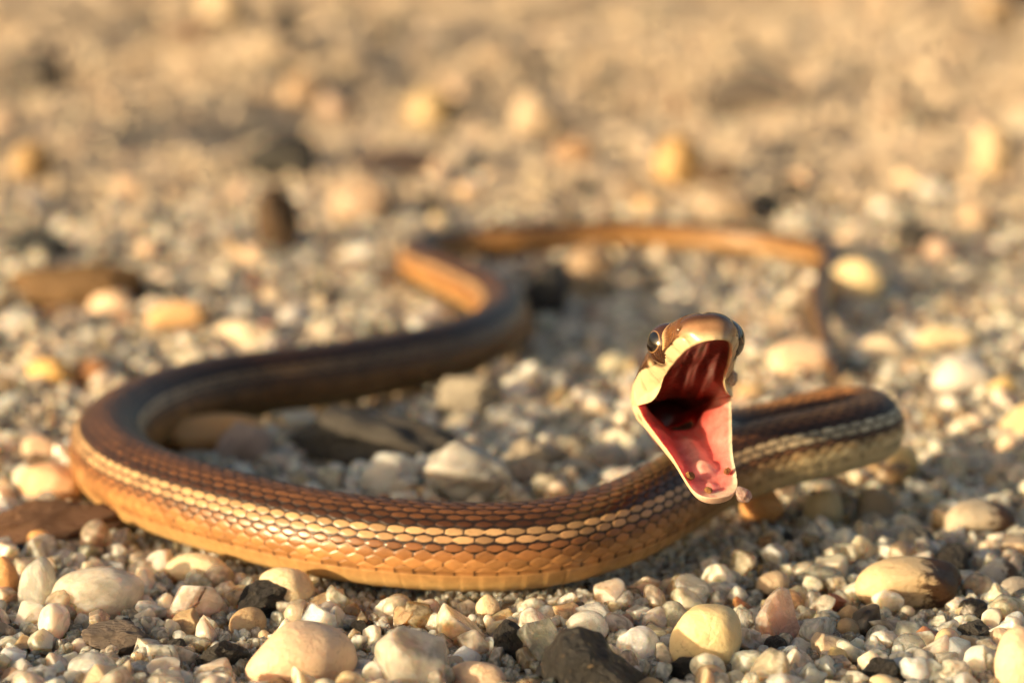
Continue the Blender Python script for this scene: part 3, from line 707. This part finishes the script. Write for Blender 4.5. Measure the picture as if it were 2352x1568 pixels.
# --- body rings (fine near the camera, coarser on the blurred far part)
s_far = np.arange(0, 0.215, 0.00045)
s_near = np.arange(0.215, LEN, 0.00021)
S = np.concatenate([s_far, s_near, [LEN]])
pr = path_at(S)
for _ in range(6): pr[1:-1] = 0.5 * pr[1:-1] + 0.25 * (pr[:-2] + pr[2:])
C = pr[:, :3]; RAD = pr[:, 3]
T = np.gradient(C, S, axis=0); T /= np.linalg.norm(T, axis=1)[:, None]
T[-1] = h_f
U = np.array([0, 0, 1.0])[None] - T * T[:, 2:3]; U /= np.linalg.norm(U, axis=1)[:, None]
w = sstep(LEN - 0.016, LEN, S)[:, None]
U = U * (1 - w) + h_z[None] * w; U -= T * (U * T).sum(1)[:, None]; U /= np.linalg.norm(U, axis=1)[:, None]
SD = np.cross(T, U)
deg = np.degrees(TH); th = np.where(deg > 270, deg - 360, deg)[None, :] + 0 * S[:, None]     # -90..270
# scale length follows the body thickness
du_ds = 1.0 / (0.0004 * 1 + 0.00152 * np.clip(RAD / 0.005, 0.3, 1.1))
ucoord = np.concatenate([[0], np.cumsum(0.5 * (du_ds[1:] + du_ds[:-1]) * np.diff(S))])[:, None] + 0 * th
rho = (th + 12.0) / 10.2
best = np.full(th.shape, 99.0); second = best.copy(); bi = np.zeros(th.shape); bdu = np.zeros(th.shape); buc = np.zeros(th.shape); bdv = np.zeros(th.shape)
r0 = np.floor(rho)
for dr in (0, 1):
    i = np.clip(r0 + dr, 0, 20)
    o = 0.5 * (i % 2)
    for dk in (0, 1):
        uc = np.floor(ucoord - o) + dk + o
        du = ucoord - uc; dv = rho - i
        d = (du * 1.45) ** 2 + dv ** 2
        closer = d < best
        second = np.where(closer, best, np.minimum(second, d))
        best = np.where(closer, d, best); bi = np.where(closer, i, bi); bdu = np.where(closer, du, bdu); buc = np.where(closer, uc, buc); bdv = np.where(closer, dv, bdv)
gap = second - best
dorsal = (th > -17.1) & (th < 197.1)
ventral = ~dorsal
j = np.maximum(np.minimum(bi, 20 - bi) - 1, 0)        # the two lowest rows look alike
hsh = np.modf(np.abs(np.sin(buc * 12.9898 + bi * 78.233) * 43758.5453))[0]
body_front = sstep(0.60, 0.80, S / LEN)[:, None] + 0 * th          # scales best separated on the near part
gapw = np.select([j < 0.5, j < 1.5, j < 2.5, j < 4.5, j < 6.5], [0.36, 0.34, 0.34, 0.26, 0.36], 0.30)
plate = sstep(0.0, gapw + 0.10, gap) * (1 - 0.6 * sstep(0.75, 1.3, (bdu / .52) ** 2 + (bdv / .5) ** 2) * (j > 1.5))
h = (0.11 * plate + 0.085 * plate * (-bdu) - 0.02 * best * plate)                # mm, free ends towards the tail
h *= np.where(j < 1.5, 0.75, 1.0)
# ventral shields
uv = ucoord + 0.25
fv = uv - np.floor(uv)
hv = 0.09 * sstep(0.0, 0.14, fv) * (1.0 - 0.85 * fv) + 0.015
h = np.where(ventral, hv, h)
scale_amp = np.clip(RAD / 0.005, 0.2, 1)[:, None]
# cross-section: a slightly flattened belly
flat = 1 - 0.10 * sstep(0.55, 1.0, -np.sin(np.radians(th)))
rr = RAD[:, None] * flat + h * mm * scale_amp
V_body = C[:, None, :] + rr[..., None] * (SD[:, None, :] * np.cos(TH)[None, :, None] + U[:, None, :] * np.sin(TH)[None, :, None])

# --- body colours by scale row
def rgb(*c): return np.array(c, float)
row_col = np.array([rgb(.39, .20, .075), rgb(.31, .145, .053), rgb(.23, .10, .038), rgb(.48, .30, .155), rgb(.51, .335, .175),
                    rgb(.075, .032, .015), rgb(.14, .062, .026), rgb(.16, .072, .03), rgb(.16, .072, .03), rgb(.16, .072, .03), rgb(.13, .058, .025)])
row_neck = np.array([rgb(.56, .50, .31), rgb(.42, .32, .17), rgb(.10, .055, .03), rgb(.50, .46, .33), rgb(.52, .49, .36),
                     rgb(.05, .025, .013), rgb(.16, .07, .028), rgb(.36, .165, .06), rgb(.50, .25, .09), rgb(.50, .25, .09), rgb(.26, .11, .04)])  # golden back rows: sun on the raised loop put into the colour
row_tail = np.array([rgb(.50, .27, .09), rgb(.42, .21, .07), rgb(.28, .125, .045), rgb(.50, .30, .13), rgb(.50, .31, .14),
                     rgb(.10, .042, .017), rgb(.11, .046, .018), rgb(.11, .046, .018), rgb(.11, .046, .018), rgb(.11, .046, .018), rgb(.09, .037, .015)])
ji = j.astype(int)
neck_w = sstep(LEN - 0.085, LEN - 0.058, S)[:, None, None]
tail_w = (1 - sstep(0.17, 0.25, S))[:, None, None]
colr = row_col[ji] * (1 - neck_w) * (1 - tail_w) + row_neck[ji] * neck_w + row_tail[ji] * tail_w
colr = colr * (0.70 + 0.58 * hsh)[..., None]
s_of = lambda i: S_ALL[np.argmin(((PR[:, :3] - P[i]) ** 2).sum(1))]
back_leg_shade = 1 - 0.58 * (sstep(s_of(18), s_of(20), S) * (1 - sstep(s_of(23), s_of(25), S)))[:, None, None]  # back leg darkened in the colour, standing in for its lack of sun
colr = colr * back_leg_shade * (0.62 + 0.38 * sstep(0.10, 0.16, S))[:, None, None]
ea = np.select([j < 0.5, j < 1.5, j < 2.5, j < 4.5, j < 6.5], [.62, .56, .455, .475, .44], .46)
eb = np.select([j < 0.5, j < 1.5, j < 2.5, j < 4.5, j < 6.5], [.70, .60, .41, .43, .37], .41)
wob = 0.93 + 0.16 * np.modf(hsh * 7.31)[0]
ell = ((bdu / ea) ** 2 + (bdv / eb) ** 2) / wob ** 2
skin_gap = np.maximum(1 - sstep(gapw * 0.25, gapw * 0.8, gap), sstep(0.82, 1.15, ell))
gap_str = np.select([j < 0.5, j < 1.5, j < 6.5], [0.95, 1.0, 1.0], 0.95) * np.where(np.abs(th) < 0, 0, 1)
# lower rows: only the tail-side edge of a scale shows a dark slit
slit = sstep(0.28, 0.45, -bdu)
gap_str = np.where(j < 1.5, gap_str * (0.12 + 0.88 * slit), gap_str)
gap_col = np.where((j < 0.5)[..., None], rgb(.03, .014, .007), rgb(.020, .011, .007))
colr = colr * (1 - (skin_gap * gap_str)[..., None]) + gap_col * (skin_gap * gap_str)[..., None]
belly = rgb(.57, .40, .18) * (1 - neck_w) + rgb(.64, .59, .39) * neck_w
edge = sstep(0.0, 0.07, fv)
bel = belly * (0.58 + 0.42 * edge)[..., None] * (0.94 + 0.12 * np.modf(np.abs(np.sin(np.floor(uv) * 91.7) * 437.5))[0])[..., None]
side_w = sstep(-42, -17.1, np.where(th > 90, 180 - th, th))[..., None]
bel = bel * (1 - 0.7 * side_w) + (row_col[0] * (1 - neck_w) + row_neck[0] * neck_w) * 0.7 * side_w
colr = np.where(ventral[..., None], bel * back_leg_shade, colr)
gloss_body = np.where(ventral, 0.35, 0.20 + 0.40 * plate) * (1 - 0.6 * neck_w[..., 0])

# --- head, in mm: x to the picture's left, y forward, z up; upper jaw length 18, lower 16.5
L1, L2 = 18.0, 16.6
w_up = pchip([0, .2, .4, .55, .68, .8, .89, .95, .985, 1], [5.55, 5.45, 5.2, 4.9, 4.5, 4.0, 3.35, 2.5, 1.45, 0])
t_up = pchip([0, .25, .45, .6, .72, .82, .9, .955, .985, 1], [4.7, 5.2, 5.35, 5.2, 4.85, 4.35, 3.7, 2.85, 1.75, 0])
w_lo = pchip([0, .2, .4, .6, .78, .89, .955, .988, 1], [5.5, 4.75, 3.95, 3.2, 2.8, 2.45, 1.9, 1.1, 0])
t_lo = pchip([0, .25, .5, .75, .9, .97, 1], [4.3, 3.3, 2.6, 2.1, 1.75, 1.2, 0])
EYE = np.array([3.0, 10.4, 2.75]); EYE_R = 2.3
PHI, PSI = math.radians(20), math.radians(38)
def spow(v, p): return np.sign(v) * np.abs(v) ** p
up = TH <= math.pi + 1e-9
ca, sa = np.cos(TH), np.sin(TH)
AR = TH - 0.26 * np.sin(2 * TH)                     # rim points gather towards the corners of the mouth
def section(y, beta_c, beta_s, upper):
    m = 2 / 2.6
    if upper:
        z = t_up(y / L1) * spow(np.abs(beta_s), m)
        z = z - 1.15 * np.exp(-((y - 3.6) / 2.3) ** 2) * np.clip(1 - z / 2.6, 0, 1)    # swollen hind lip shields hang lower
        tuck = 1 - 0.33 * sstep(0.5, 6.0, y) * np.clip(1 - np.maximum(z, 0) / 2.3, 0, 1) ** 1.5        # lips draw in towards the mouth line
        return np.stack([w_up(y / L1) * spow(beta_c, m) * tuck, y, z], -1)
    return np.stack([w_lo(y / L2) * spow(beta_c, 0.9), y, -t_lo(y / L2) * spow(np.abs(beta_s), 0.9)], -1)
def outer(t):
    car = np.cos(AR); sar = np.abs(np.sin(AR))
    ang = np.arccos(np.clip(ca * car, -1, 1)); sn = np.sin(ang)
    k0 = np.where(sn < 1e-4, 1 - t, np.sin((1 - t) * ang) / np.maximum(sn, 1e-4))
    k1 = np.where(sn < 1e-4, t, np.sin(t * ang) / np.maximum(sn, 1e-4))
    n = np.stack([k0 * ca + k1 * car, k1 * sar, k0 * np.abs(sa)], -1)
    n /= np.linalg.norm(n, axis=1)[:, None]
    yy = np.clip(n[:, 1], 0, 1)
    hyp = np.maximum(np.hypot(n[:, 0], n[:, 2]), 1e-9)
    bc, bs = n[:, 0] / hyp, n[:, 2] / hyp
    bs = np.where(n[:, 2] < 1e-7, 0, bs)
    return np.where(up[:, None], section(yy * L1, bc, bs, True), section(yy * L2, bc, bs, False))
rot_w = lambda y: sstep(-5.0, 2.5, y)
def gape(p):
    """open the jaws: turn the upper half up and the lower half down about the joint"""
    side = np.where(up, PHI * sstep(0, 0.30, np.abs(sa)), -PSI * sstep(0, 0.30, np.abs(sa)))
    a = side * rot_w(p[:, 1])
    return np.stack([p[:, 0], p[:, 1] * np.cos(a) - p[:, 2] * np.sin(a), p[:, 1] * np.sin(a) + p[:, 2] * np.cos(a)], -1)

rings, cols, glosses, mats = [], [], [], []
CREAM, BROWN, TAN = rgb(.72, .56, .34), rgb(.085, .036, .015), rgb(.38, .22, .12)
zl_f = pchip([0, 4, 8, 10.5, 13, 15, 16.8, 18], [2.4, 2.2, 1.35, 1.05, 1.3, 1.25, 0.9, 0.7])
W_HEAD = Waves(77, 3, 20, 0.8, 3.0)
def head_colour(p):
    x, y, z = p.T; ax = np.abs(x)
    zl = zl_f(y) + 0.10 * W_HEAD(p)
    soft = 0.10 + 0.6 * sstep(15.0, 17.0, y)
    dark = sstep(-1, 1, (z - zl) / soft)
    brown = BROWN * (1 - 0.0) + 0 * p
    warm = sstep(10.5, 12.5, y) * (1 - sstep(15.6, 17, y))
    brown = brown * (1 - warm)[:, None] + rgb(.15, .066, .024) * warm[:, None]
    top = sstep(1.7, 3.0, z)
    front = sstep(15.0, 16.6, y)[:, None]
    brown = brown * (1 - front) + (TAN * (1 - top[:, None]) + rgb(.10, .045, .02) * top[:, None]) * front
    c = CREAM * (1 - dark)[:, None] + brown * dark[:, None]
    line = np.exp(-((z - zl - 0.10) / 0.16) ** 2) * (1 - sstep(14.5, 16, y)) * sstep(1.0, 3.0, y)
    c = c * (1 - 0.85 * line)[:, None] + rgb(.025, .014, .01) * (0.85 * line)[:, None]
    # sutures between the lip shields and the crown plates
    grooves = np.zeros(len(x))
    for yc, sl in ((1.4, .5), (3.9, .6), (6.6, .5), (9.3, .3), (11.8, .2), (14.2, 0), (16.4, -.1)):
        g = np.exp(-((y - yc - sl * (z - 1)) / 0.20) ** 2) * (1 - sstep(zl - .05, zl + .15, z)) * sstep(-0.2, 0.3, z)
        grooves = np.maximum(grooves, 0.8 * g)
    for yc, amp in ((6.2, 1), (11.6, 1), (14.4, 1)):
        grooves = np.maximum(grooves, np.exp(-((y - yc - 0.12 * ax * ax) / 0.12) ** 2) * dark * amp)
    grooves = np.maximum(grooves, np.exp(-((ax - 1.55 - 0.06 * (y - 10)) / 0.12) ** 2) * dark * sstep(5.5, 6.5, y) * (1 - sstep(12, 12.5, y)))
    grooves = np.maximum(grooves, np.exp(-((x) / 0.12) ** 2) * dark * sstep(11.6, 12, y) * (1 - sstep(16, 16.6, y)))
    c = c * (1 - 0.5 * grooves)[:, None]
    # ring of small shields round the eye
    de = np.stack([ax - EYE[0], y - EYE[1], z - EYE[2]], -1); rd = np.hypot(de[:, 1], de[:, 2])
    fr = sstep(0.0, 0.9, de[:, 1]); tp = sstep(0.2, 1.2, de[:, 2])
    ring_m = sstep(1.50, 1.65, rd) * (1 - sstep(2.25, 2.45, rd)) * (ax > 2)
    tanm = np.maximum(fr * (de[:, 2] > -1.2), 0.2 * tp) * ring_m
    c = c * (1 - tanm)[:, None] + rgb(.66, .44, .22) * tanm[:, None]
    dk = ring_m * (1 - tanm) * (1 - sstep(-1.1, -0.6, de[:, 2]) * 0) * sstep(0.0, 0.5, -de[:, 1] - 0.3 * de[:, 2])
    c = c * (1 - 0.8 * dk)[:, None] + rgb(.05, .022, .01) * (0.8 * dk)[:, None]
    # pale spot behind and below the eye
    sp = np.exp(-(((y - 8.0) / .45) ** 2 + ((z - 1.55) / .40) ** 2))
    c = c * (1 - sp)[:, None] + CREAM * sp[:, None]
    # nostril
    no = np.exp(-(((y - 15.9) / .32) ** 2 + ((z - 2.35) / .28) ** 2)) * (ax > 1)
    c = c * (1 - 0.7 * no)[:, None]
    return c, grooves, dark, no
def lower_colour(p):
    x, y, z = p.T
    c = rgb(.78, .63, .40) + 0 * p
    g = np.zeros(len(x))
    for yc in (2, 5, 8, 11, 13.6):
        g = np.maximum(g, np.exp(-((y - yc) / 0.1) ** 2) * sstep(-1.6, -1.3, z))
    g = np.maximum(g, np.exp(-((z + 1.45) / 0.08) ** 2) * (1 - sstep(13, 15, y)))
    fr = sstep(12.5, 16, y)[:, None]
    c = c * (1 - fr) + rgb(.80, .55, .42) * fr
    spot = np.exp(-(((y - 1.6) / .7) ** 2 + ((z + .7) / .3) ** 2)) * (x > 0)
    c = c * (1 - 0.75 * spot)[:, None]
    return c * (1 - 0.35 * g)[:, None], g

# neck rings from the end of the path tube to the jaw joint
joint = outer(0.0)
neck_r = RAD[-1] / mm
for k in range(1, 34):
    t = k / 34.0; e = sstep(0, 1, t)
    y = NECK_Y / mm * (1 - t)
    base = np.stack([neck_r * ca, np.full(N, y), neck_r * sa * np.where(sa < 0, 0.93, 1)], -1)
    p = base * (1 - e) + joint * e; p[:, 1] = y
    # keep the scale pattern running on to the nape
    thn = np.where(deg > 270, deg - 360, deg); dz = sstep(-16, -10, thn) * (1 - sstep(190, 196, thn))
    u_ = (y - NECK_Y / mm) / 2.1; i_ = np.round((thn + 12) / 10.2); dv_ = (thn + 12) / 10.2 - i_
    f_ = u_ + 0.5 * (i_ % 2); f_ = f_ - np.round(f_)
    pl = 1 - sstep(0.12, 0.30, (f_ * 1.2) ** 2 + dv_ ** 2)
    nrm = p * np.array([1, 0, 1]); nrm /= np.linalg.norm(nrm, axis=1)[:, None]
    jn = np.clip(np.minimum(i_, 20 - i_) - 1, 0, 10).astype(int)
    c1 = np.where(((jn > 1) & (jn < 5))[:, None], rgb(.16, .10, .055), row_neck[jn]) * (0.35 + 0.65 * pl)[:, None] * dz[:, None] + rgb(.62, .52, .33) * (1 - dz)[:, None]
    hc, _, _, _ = head_colour(np.stack([joint[:, 0], 0 * y + 0.5 + 0 * joint[:, 1], np.maximum(joint[:, 2], 0)], -1))
    lc, _ = lower_colour(joint)
    c2 = np.where(up[:, None], hc, lc)
    e2 = sstep(0.35, 0.85, t)
    rings.append(gape(p + nrm * (0.07 * pl * dz)[:, None] * (1 - e)))
    cols.append(c1 * (1 - e2) + c2 * e2); glosses.append(np.full(N, 0.4)); mats.append(0)
# outer head
NO = 110
for k in range(0, NO + 1):
    t = k / NO
    p = outer(t); q = p.copy()
    hc, gr, dk, no = head_colour(np.stack([p[:, 0], p[:, 1], np.maximum(p[:, 2], 0)], -1)); lc, gl2 = lower_colour(p)
    cen = np.stack([0 * p[:, 0], p[:, 1] * 0.82, np.where(up, 1.2, -0.8)], -1)
    nrm = p - cen; nrm /= np.linalg.norm(nrm, axis=1)[:, None]
    q -= nrm * np.where(up, 0.26 * gr + 0.3 * no, 0.06 * gl2)[:, None]
    # brow ridge, hollow in front of the eye, sockets, cheek swelling
    de = np.stack([np.abs(p[:, 0]) - EYE[0], p[:, 1] - EYE[1], p[:, 2] - EYE[2]], -1)
    rd = np.hypot(de[:, 1], de[:, 2])
    q[:, 0] += np.sign(p[:, 0]) * np.where(up & (p[:, 2] > 0), -0.55 * np.exp(-(rd / 1.45) ** 4) + 0.22 * np.exp(-((rd - 2.05) / .35) ** 2) * sstep(-.4, .8, de[:, 2] + de[:, 1] * .3)
        - 0.40 * np.exp(-(((p[:, 1] - 13.6) / 1.5) ** 2 + ((p[:, 2] - 2.3) / .7) ** 2)) + 0.25 * np.exp(-(((p[:, 1] - 4) / 2.5) ** 2 + ((p[:, 2] - 1.0) / .9) ** 2)), 0)
    rings.append(gape(q)); cols.append(np.where(up[:, None], hc, lc)); glosses.append(np.where(up, 0.55 + 0.45 * dk, 0.45)); mats.append(0)
# rounded lip and mouth lining back to the throat
rim = outer(1.0)
Lx = np.where(up, L1, L2)
W_M = Waves(5, 3, 24, 0.6, 2.6); W_S = Waves(6, 2, 14, 1.0, 4.0)
NI = 74
for k in range(1, NI + 1):
    v = k / NI
    # forward extent shrinks towards the throat, which lies behind the joint
    f = v ** 1.05
    cw = np.exp(-(sa / .42) ** 2)
    fy = f * (1 - cw) + f ** 2.3 * cw; fx = f * (1 - cw) + f ** 0.75 * cw
    y = rim[:, 1] * (1 - f) - 7.0 * fy
    y = np.where(v > 0.86, y - 16 * (v - 0.86), y)
    open_w = np.where(up, w_up(np.clip(y, 0, L1 * .97) / L1), w_lo(np.clip(y, 0, L2 * .97) / L2))
    xs = rim[:, 0] * (1 - fx) + 2.8 * ca * fx
    lip = 1 - np.exp(-v / 0.022)
    y = y - 0.25 * lip * np.abs(sa)
    dome_up = 1.9 * np.sin(np.pi * np.clip(v, 0, 1) ** 0.6) * (1 - (np.abs(xs) / (open_w + .6)) ** 2 * 0.7) + 1.3 * f * np.abs(sa)
    dome_lo = -0.5 * np.sin(np.pi * np.clip(v, 0, 1) ** 0.55) * (1 - (np.abs(xs) / (open_w + .5)) ** 2 * 0.3) - 4.2 * f ** 1.3 * np.abs(sa)
    z = np.where(up, dome_up * np.abs(sa) ** .5, dome_lo * np.abs(sa) ** .5) - 1.5 * fy
    # raised ridges of the palate
    pal = 0.12 * np.cos(xs * 3.0) * sstep(0.12, 0.3, v) * (1 - sstep(.7, .9, v)) + 0.16 * W_M(np.stack([xs, y * .45, z * 0], -1)) * sstep(.05, .2, v)
    # tongue sheath and windpipe opening on the floor of the mouth
    sheath = 0.8 * np.exp(-(xs / 1.05) ** 2) * sstep(-1, 6, y) * (1 - sstep(10.5, 13.0, y))
    rg = np.hypot(xs + .05, (y - 10.6) * 0.85)
    glott = 0.3 * np.exp(-(rg / 1.15) ** 4) - 0.25 * np.exp(-(rg / 0.5) ** 2)
    flo = sheath + glott + 0.16 * W_M(np.stack([xs, y, z * 0], -1)) * sstep(.05, .2, v) + 0.35 * np.exp(-(xs / .5) ** 2) * np.exp(-((y - 13.6) / .7) ** 2)
    z = z + np.where(up, -pal, flo) * np.abs(sa) ** .7 + np.where(up, rim[:, 2] * (1 - sstep(0.0, 0.25, v)), 0)
    p = np.stack([xs, y, z], -1)
    # colour
    st = W_S(np.stack([xs * 1.6, y * .25], -1))
    roof = rgb(.135, .024, .017) * (1 + 0.28 * st)[:, None]
    roof = roof + rgb(.05, .02, .014) * (np.exp(-((v - .10) / .07) ** 2) * (0.6 + .4 * st))[:, None]
    floor = rgb(.86, .27, .25) * (1 + 0.05 * st)[:, None]
    pale = np.clip(sheath / 0.8, 0, 1) * 0.6 + 0.3 * np.exp(-((rg - .75) / .28) ** 2)
    floor = floor * (1 - pale)[:, None] + rgb(.88, .52, .44) * pale[:, None]
    groove = np.exp(-((np.abs(xs) - 1.9) / .55) ** 2) * sstep(1, 5, y) * (1 - sstep(11, 13, y))
    floor = floor * (1 - .45 * groove)[:, None] + rgb(.80, .13, .12) * (.45 * groove)[:, None]
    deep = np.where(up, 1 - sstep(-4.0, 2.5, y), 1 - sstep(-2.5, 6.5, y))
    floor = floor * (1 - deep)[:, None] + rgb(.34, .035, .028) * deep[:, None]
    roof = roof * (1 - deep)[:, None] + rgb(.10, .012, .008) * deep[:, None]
    mixu = sstep(-0.05, 0.22, sa)
    cheek = np.exp(-(np.minimum(sa - .02, 0) / .5) ** 2 - (np.maximum(sa - .02, 0) / .25) ** 2) * (1 - sstep(.38, .62, v))
    c = floor * (1 - mixu)[:, None] + roof * mixu[:, None]
    c = c * (1 - cheek)[:, None] + rgb(.84, .42, .37) * cheek[:, None]
    lipm = np.where(up, 1 - sstep(0.020, 0.055, v), 1 - sstep(.04, .09, v))[:, None]
    lipc = np.where(up[:, None], CREAM, rgb(.84, .60, .48))
    c = c * (1 - lipm) + lipc * lipm
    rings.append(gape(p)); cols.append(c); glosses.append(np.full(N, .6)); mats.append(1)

to_world = lambda p: HEAD_O + (h_x * p[:, 0:1] + h_f * p[:, 1:2] + h_z * p[:, 2:3]) * mm
V_head = np.stack([to_world(p) for p in rings])
allV = np.concatenate([V_body.reshape(-1, 3), V_head.reshape(-1, 3)])
allC = np.concatenate([colr.reshape(-1, 3), np.concatenate(cols)])
allG = np.concatenate([gloss_body.ravel(), np.concatenate(glosses)])
nb = len(S); nr = nb + len(rings)
ids = np.arange(nr * N).reshape(nr, N); nxt = np.roll(ids, -1, axis=1)
F = np.stack([ids[:-1], nxt[:-1], nxt[1:], ids[1:]], -1)
fm = np.repeat(np.concatenate([np.zeros(nb), mats])[1:], N)
# close the tail tip and the throat
tip = len(allV)
allV = np.vstack([allV, C[0] - T[0] * 0.0004, V_head[-1].mean(0) - h_f * 0.001]); allC = np.vstack([allC, allC[0], allC[-1]]); allG = np.append(allG, [.3, .3])
caps = np.vstack([np.stack([np.full(N, tip), nxt[0], ids[0], ids[0]], -1), np.stack([ids[-1], nxt[-1], np.full(N, tip + 1), np.full(N, tip + 1)], -1)])
quads = F.reshape(-1, 4)
me = bpy.data.meshes.new("snake_body")
tri = caps[:, :3]
nq, nt_ = len(quads), len(tri)
me.vertices.add(len(allV)); me.vertices.foreach_set("co", allV.astype(np.float32).ravel())
me.loops.add(nq * 4 + nt_ * 3)
me.loops.foreach_set("vertex_index", np.concatenate([quads.ravel(), tri.ravel()]).astype(np.int32))
me.polygons.add(nq + nt_)
me.polygons.foreach_set("loop_start", np.concatenate([np.arange(nq) * 4, nq * 4 + np.arange(nt_) * 3]).astype(np.int32))
me.update(calc_edges=True)
me.polygons.foreach_set("use_smooth", np.full(nq + nt_, True))
me.polygons.foreach_set("material_index", np.concatenate([fm, np.zeros(N), np.ones(N)]).astype(np.int32))
set_col(me, "col", allC)
ga = me.attributes.new("gloss", 'FLOAT', 'POINT'); ga.data.foreach_set("value", allG.astype(np.float32))
me.materials.append(M_SKIN); me.materials.append(M_MOUTH)
me.update()
snake = bpy.data.objects.new("snake", None); col.objects.link(snake); snake.empty_display_size = 0.01
tag(snake, "slender brown striped snake with raised head and wide open pink mouth", "snake")
body = link("body", me, snake)

# --- eyes
def eye_material():
    m, nt, b = new_mat("eye"); L = nt.links
    at = node(nt, "ShaderNodeAttribute", attribute_name='col'); L.new(at.outputs["Color"], b.inputs["Base Color"])
    b.inputs["Roughness"].default_value = 0.12; b.inputs["Coat Weight"].default_value = 1.0; b.inputs["Coat Roughness"].default_value = 0.02
    return m
M_EYE = eye_material()
def gape_up(p):
    a = PHI * rot_w(p[:, 1])
    return np.stack([p[:, 0], p[:, 1] * np.cos(a) - p[:, 2] * np.sin(a), p[:, 1] * np.sin(a) + p[:, 2] * np.cos(a)], -1)
for s in (1, -1):
    ni, na = 56, 72
    axis = np.array([s * 0.90, 0.42, 0.06]); axis /= np.linalg.norm(axis)
    e1 = np.cross(axis, [0, 0, 1.0]); e1 /= np.linalg.norm(e1); e2 = np.cross(e1, axis)
    pol = (np.arange(ni) + 0.5) / ni * math.pi * 0.45
    az = np.arange(na) / na * 2 * math.pi
    PO, AZ = np.meshgrid(pol, az, indexing='ij')
    n = axis * np.cos(PO)[..., None] + (e1 * np.cos(AZ)[..., None] + e2 * np.sin(AZ)[..., None]) * np.sin(PO)[..., None]
    pts = np.array([s * EYE[0] , EYE[1], EYE[2]]) + n * EYE_R
    d = np.degrees(PO)
    iris = rgb(.055, .022, .010) * np.ones((ni, na, 3)) * (0.8 + 0.5 * np.sin(AZ * 23 + d * .3) ** 2)[..., None]
    pup = (1 - sstep(27, 29, d))[..., None]; ringm = (np.exp(-((d - 29.5) / 1.2) ** 2))[..., None]
    ec = iris * (1 - pup) + rgb(.004, .003, .003) * pup
    ec = ec * (1 - ringm) + rgb(.36, .21, .09) * ringm
    Vv = to_world(gape_up(pts.reshape(-1, 3)))
    I = np.arange(ni * na).reshape(ni, na); J = np.roll(I, -1, 1)
    Q = np.stack([I[:-1], I[1:], J[1:], J[:-1]], -1).reshape(-1, 4)
    Vv = np.vstack([Vv, to_world(gape_up((np.array([s * EYE[0], EYE[1], EYE[2]]) + axis * EYE_R)[None]))])
    ecf = np.vstack([ec.reshape(-1, 3), rgb(.004, .003, .003)])
    cap = np.stack([np.full(na, ni * na), I[0], J[0], J[0]], -1)
    em = bpy.data.meshes.new("eye")
    em.from_pydata(Vv.tolist(), [], [tuple(x) for x in Q.tolist()] + [tuple(x[:3]) for x in cap.tolist()])
    em.polygons.foreach_set("use_smooth", np.full(len(em.polygons), True))
    set_col(em, "col", ecf); em.materials.append(M_EYE); em.update()
    link("eye", em, snake)

# ------------------------------------------------------------------ grains stuck to the snake
def stuck(name, local, lower, half, colour, seed, kind, label, lift=0.0, matl=None):
    p = np.array([local], float)
    a = (-PSI if lower else PHI) * rot_w(p[:, 1])
    p = np.stack([p[:, 0], p[:, 1] * np.cos(a) - p[:, 2] * np.sin(a), p[:, 1] * np.sin(a) + p[:, 2] * np.cos(a)], -1)
    wpos = to_world(p)[0]
    m_ = rock_mesh(name, seed, kind, 4); m_.materials.append(matl or M_ADHERED)
    o = link(name, m_); o.location = wpos; o.scale = tuple(np.array(half) * mm); o.rotation_euler = (seed % 3, seed % 5, seed % 7)
    o.color = (*colour, 1)
    tag(o, label, "grain")
stuck("sand_grain", (-2.75, 15.8, -0.5), True, (.95, .85, 1.05), (.66, .46, .40), 41, CR, "pinkish clear sand grain stuck to the lower jaw's tip")
stuck("sand_grain", (-4.75, 4.8, 0.3), False, (.8, .6, .65), (.74, .60, .50), 42, CR, "small clear sand grain stuck beside the upper lip")
stuck("sand_grain", (2.1, 12.4, -0.25), True, (.50, .42, .55), (.42, .20, .06), 43, CR, "brown crumb on the pink mouth floor beside the pale lip", matl=M_ROUGH)
stuck("sand_grain", (-1.9, 12.4, -0.15), True, (.52, .36, .36), (.34, .14, .05), 44, CR, "dark brown crumb on the mouth floor beside the tongue sheath", matl=M_ROUGH)
stuck("sand_grain", (0.75, 15.0, -0.15), True, (.46, .36, .34), (.46, .23, .08), 45, CR, "brown crumb just inside the tip of the lower jaw", matl=M_ROUGH)
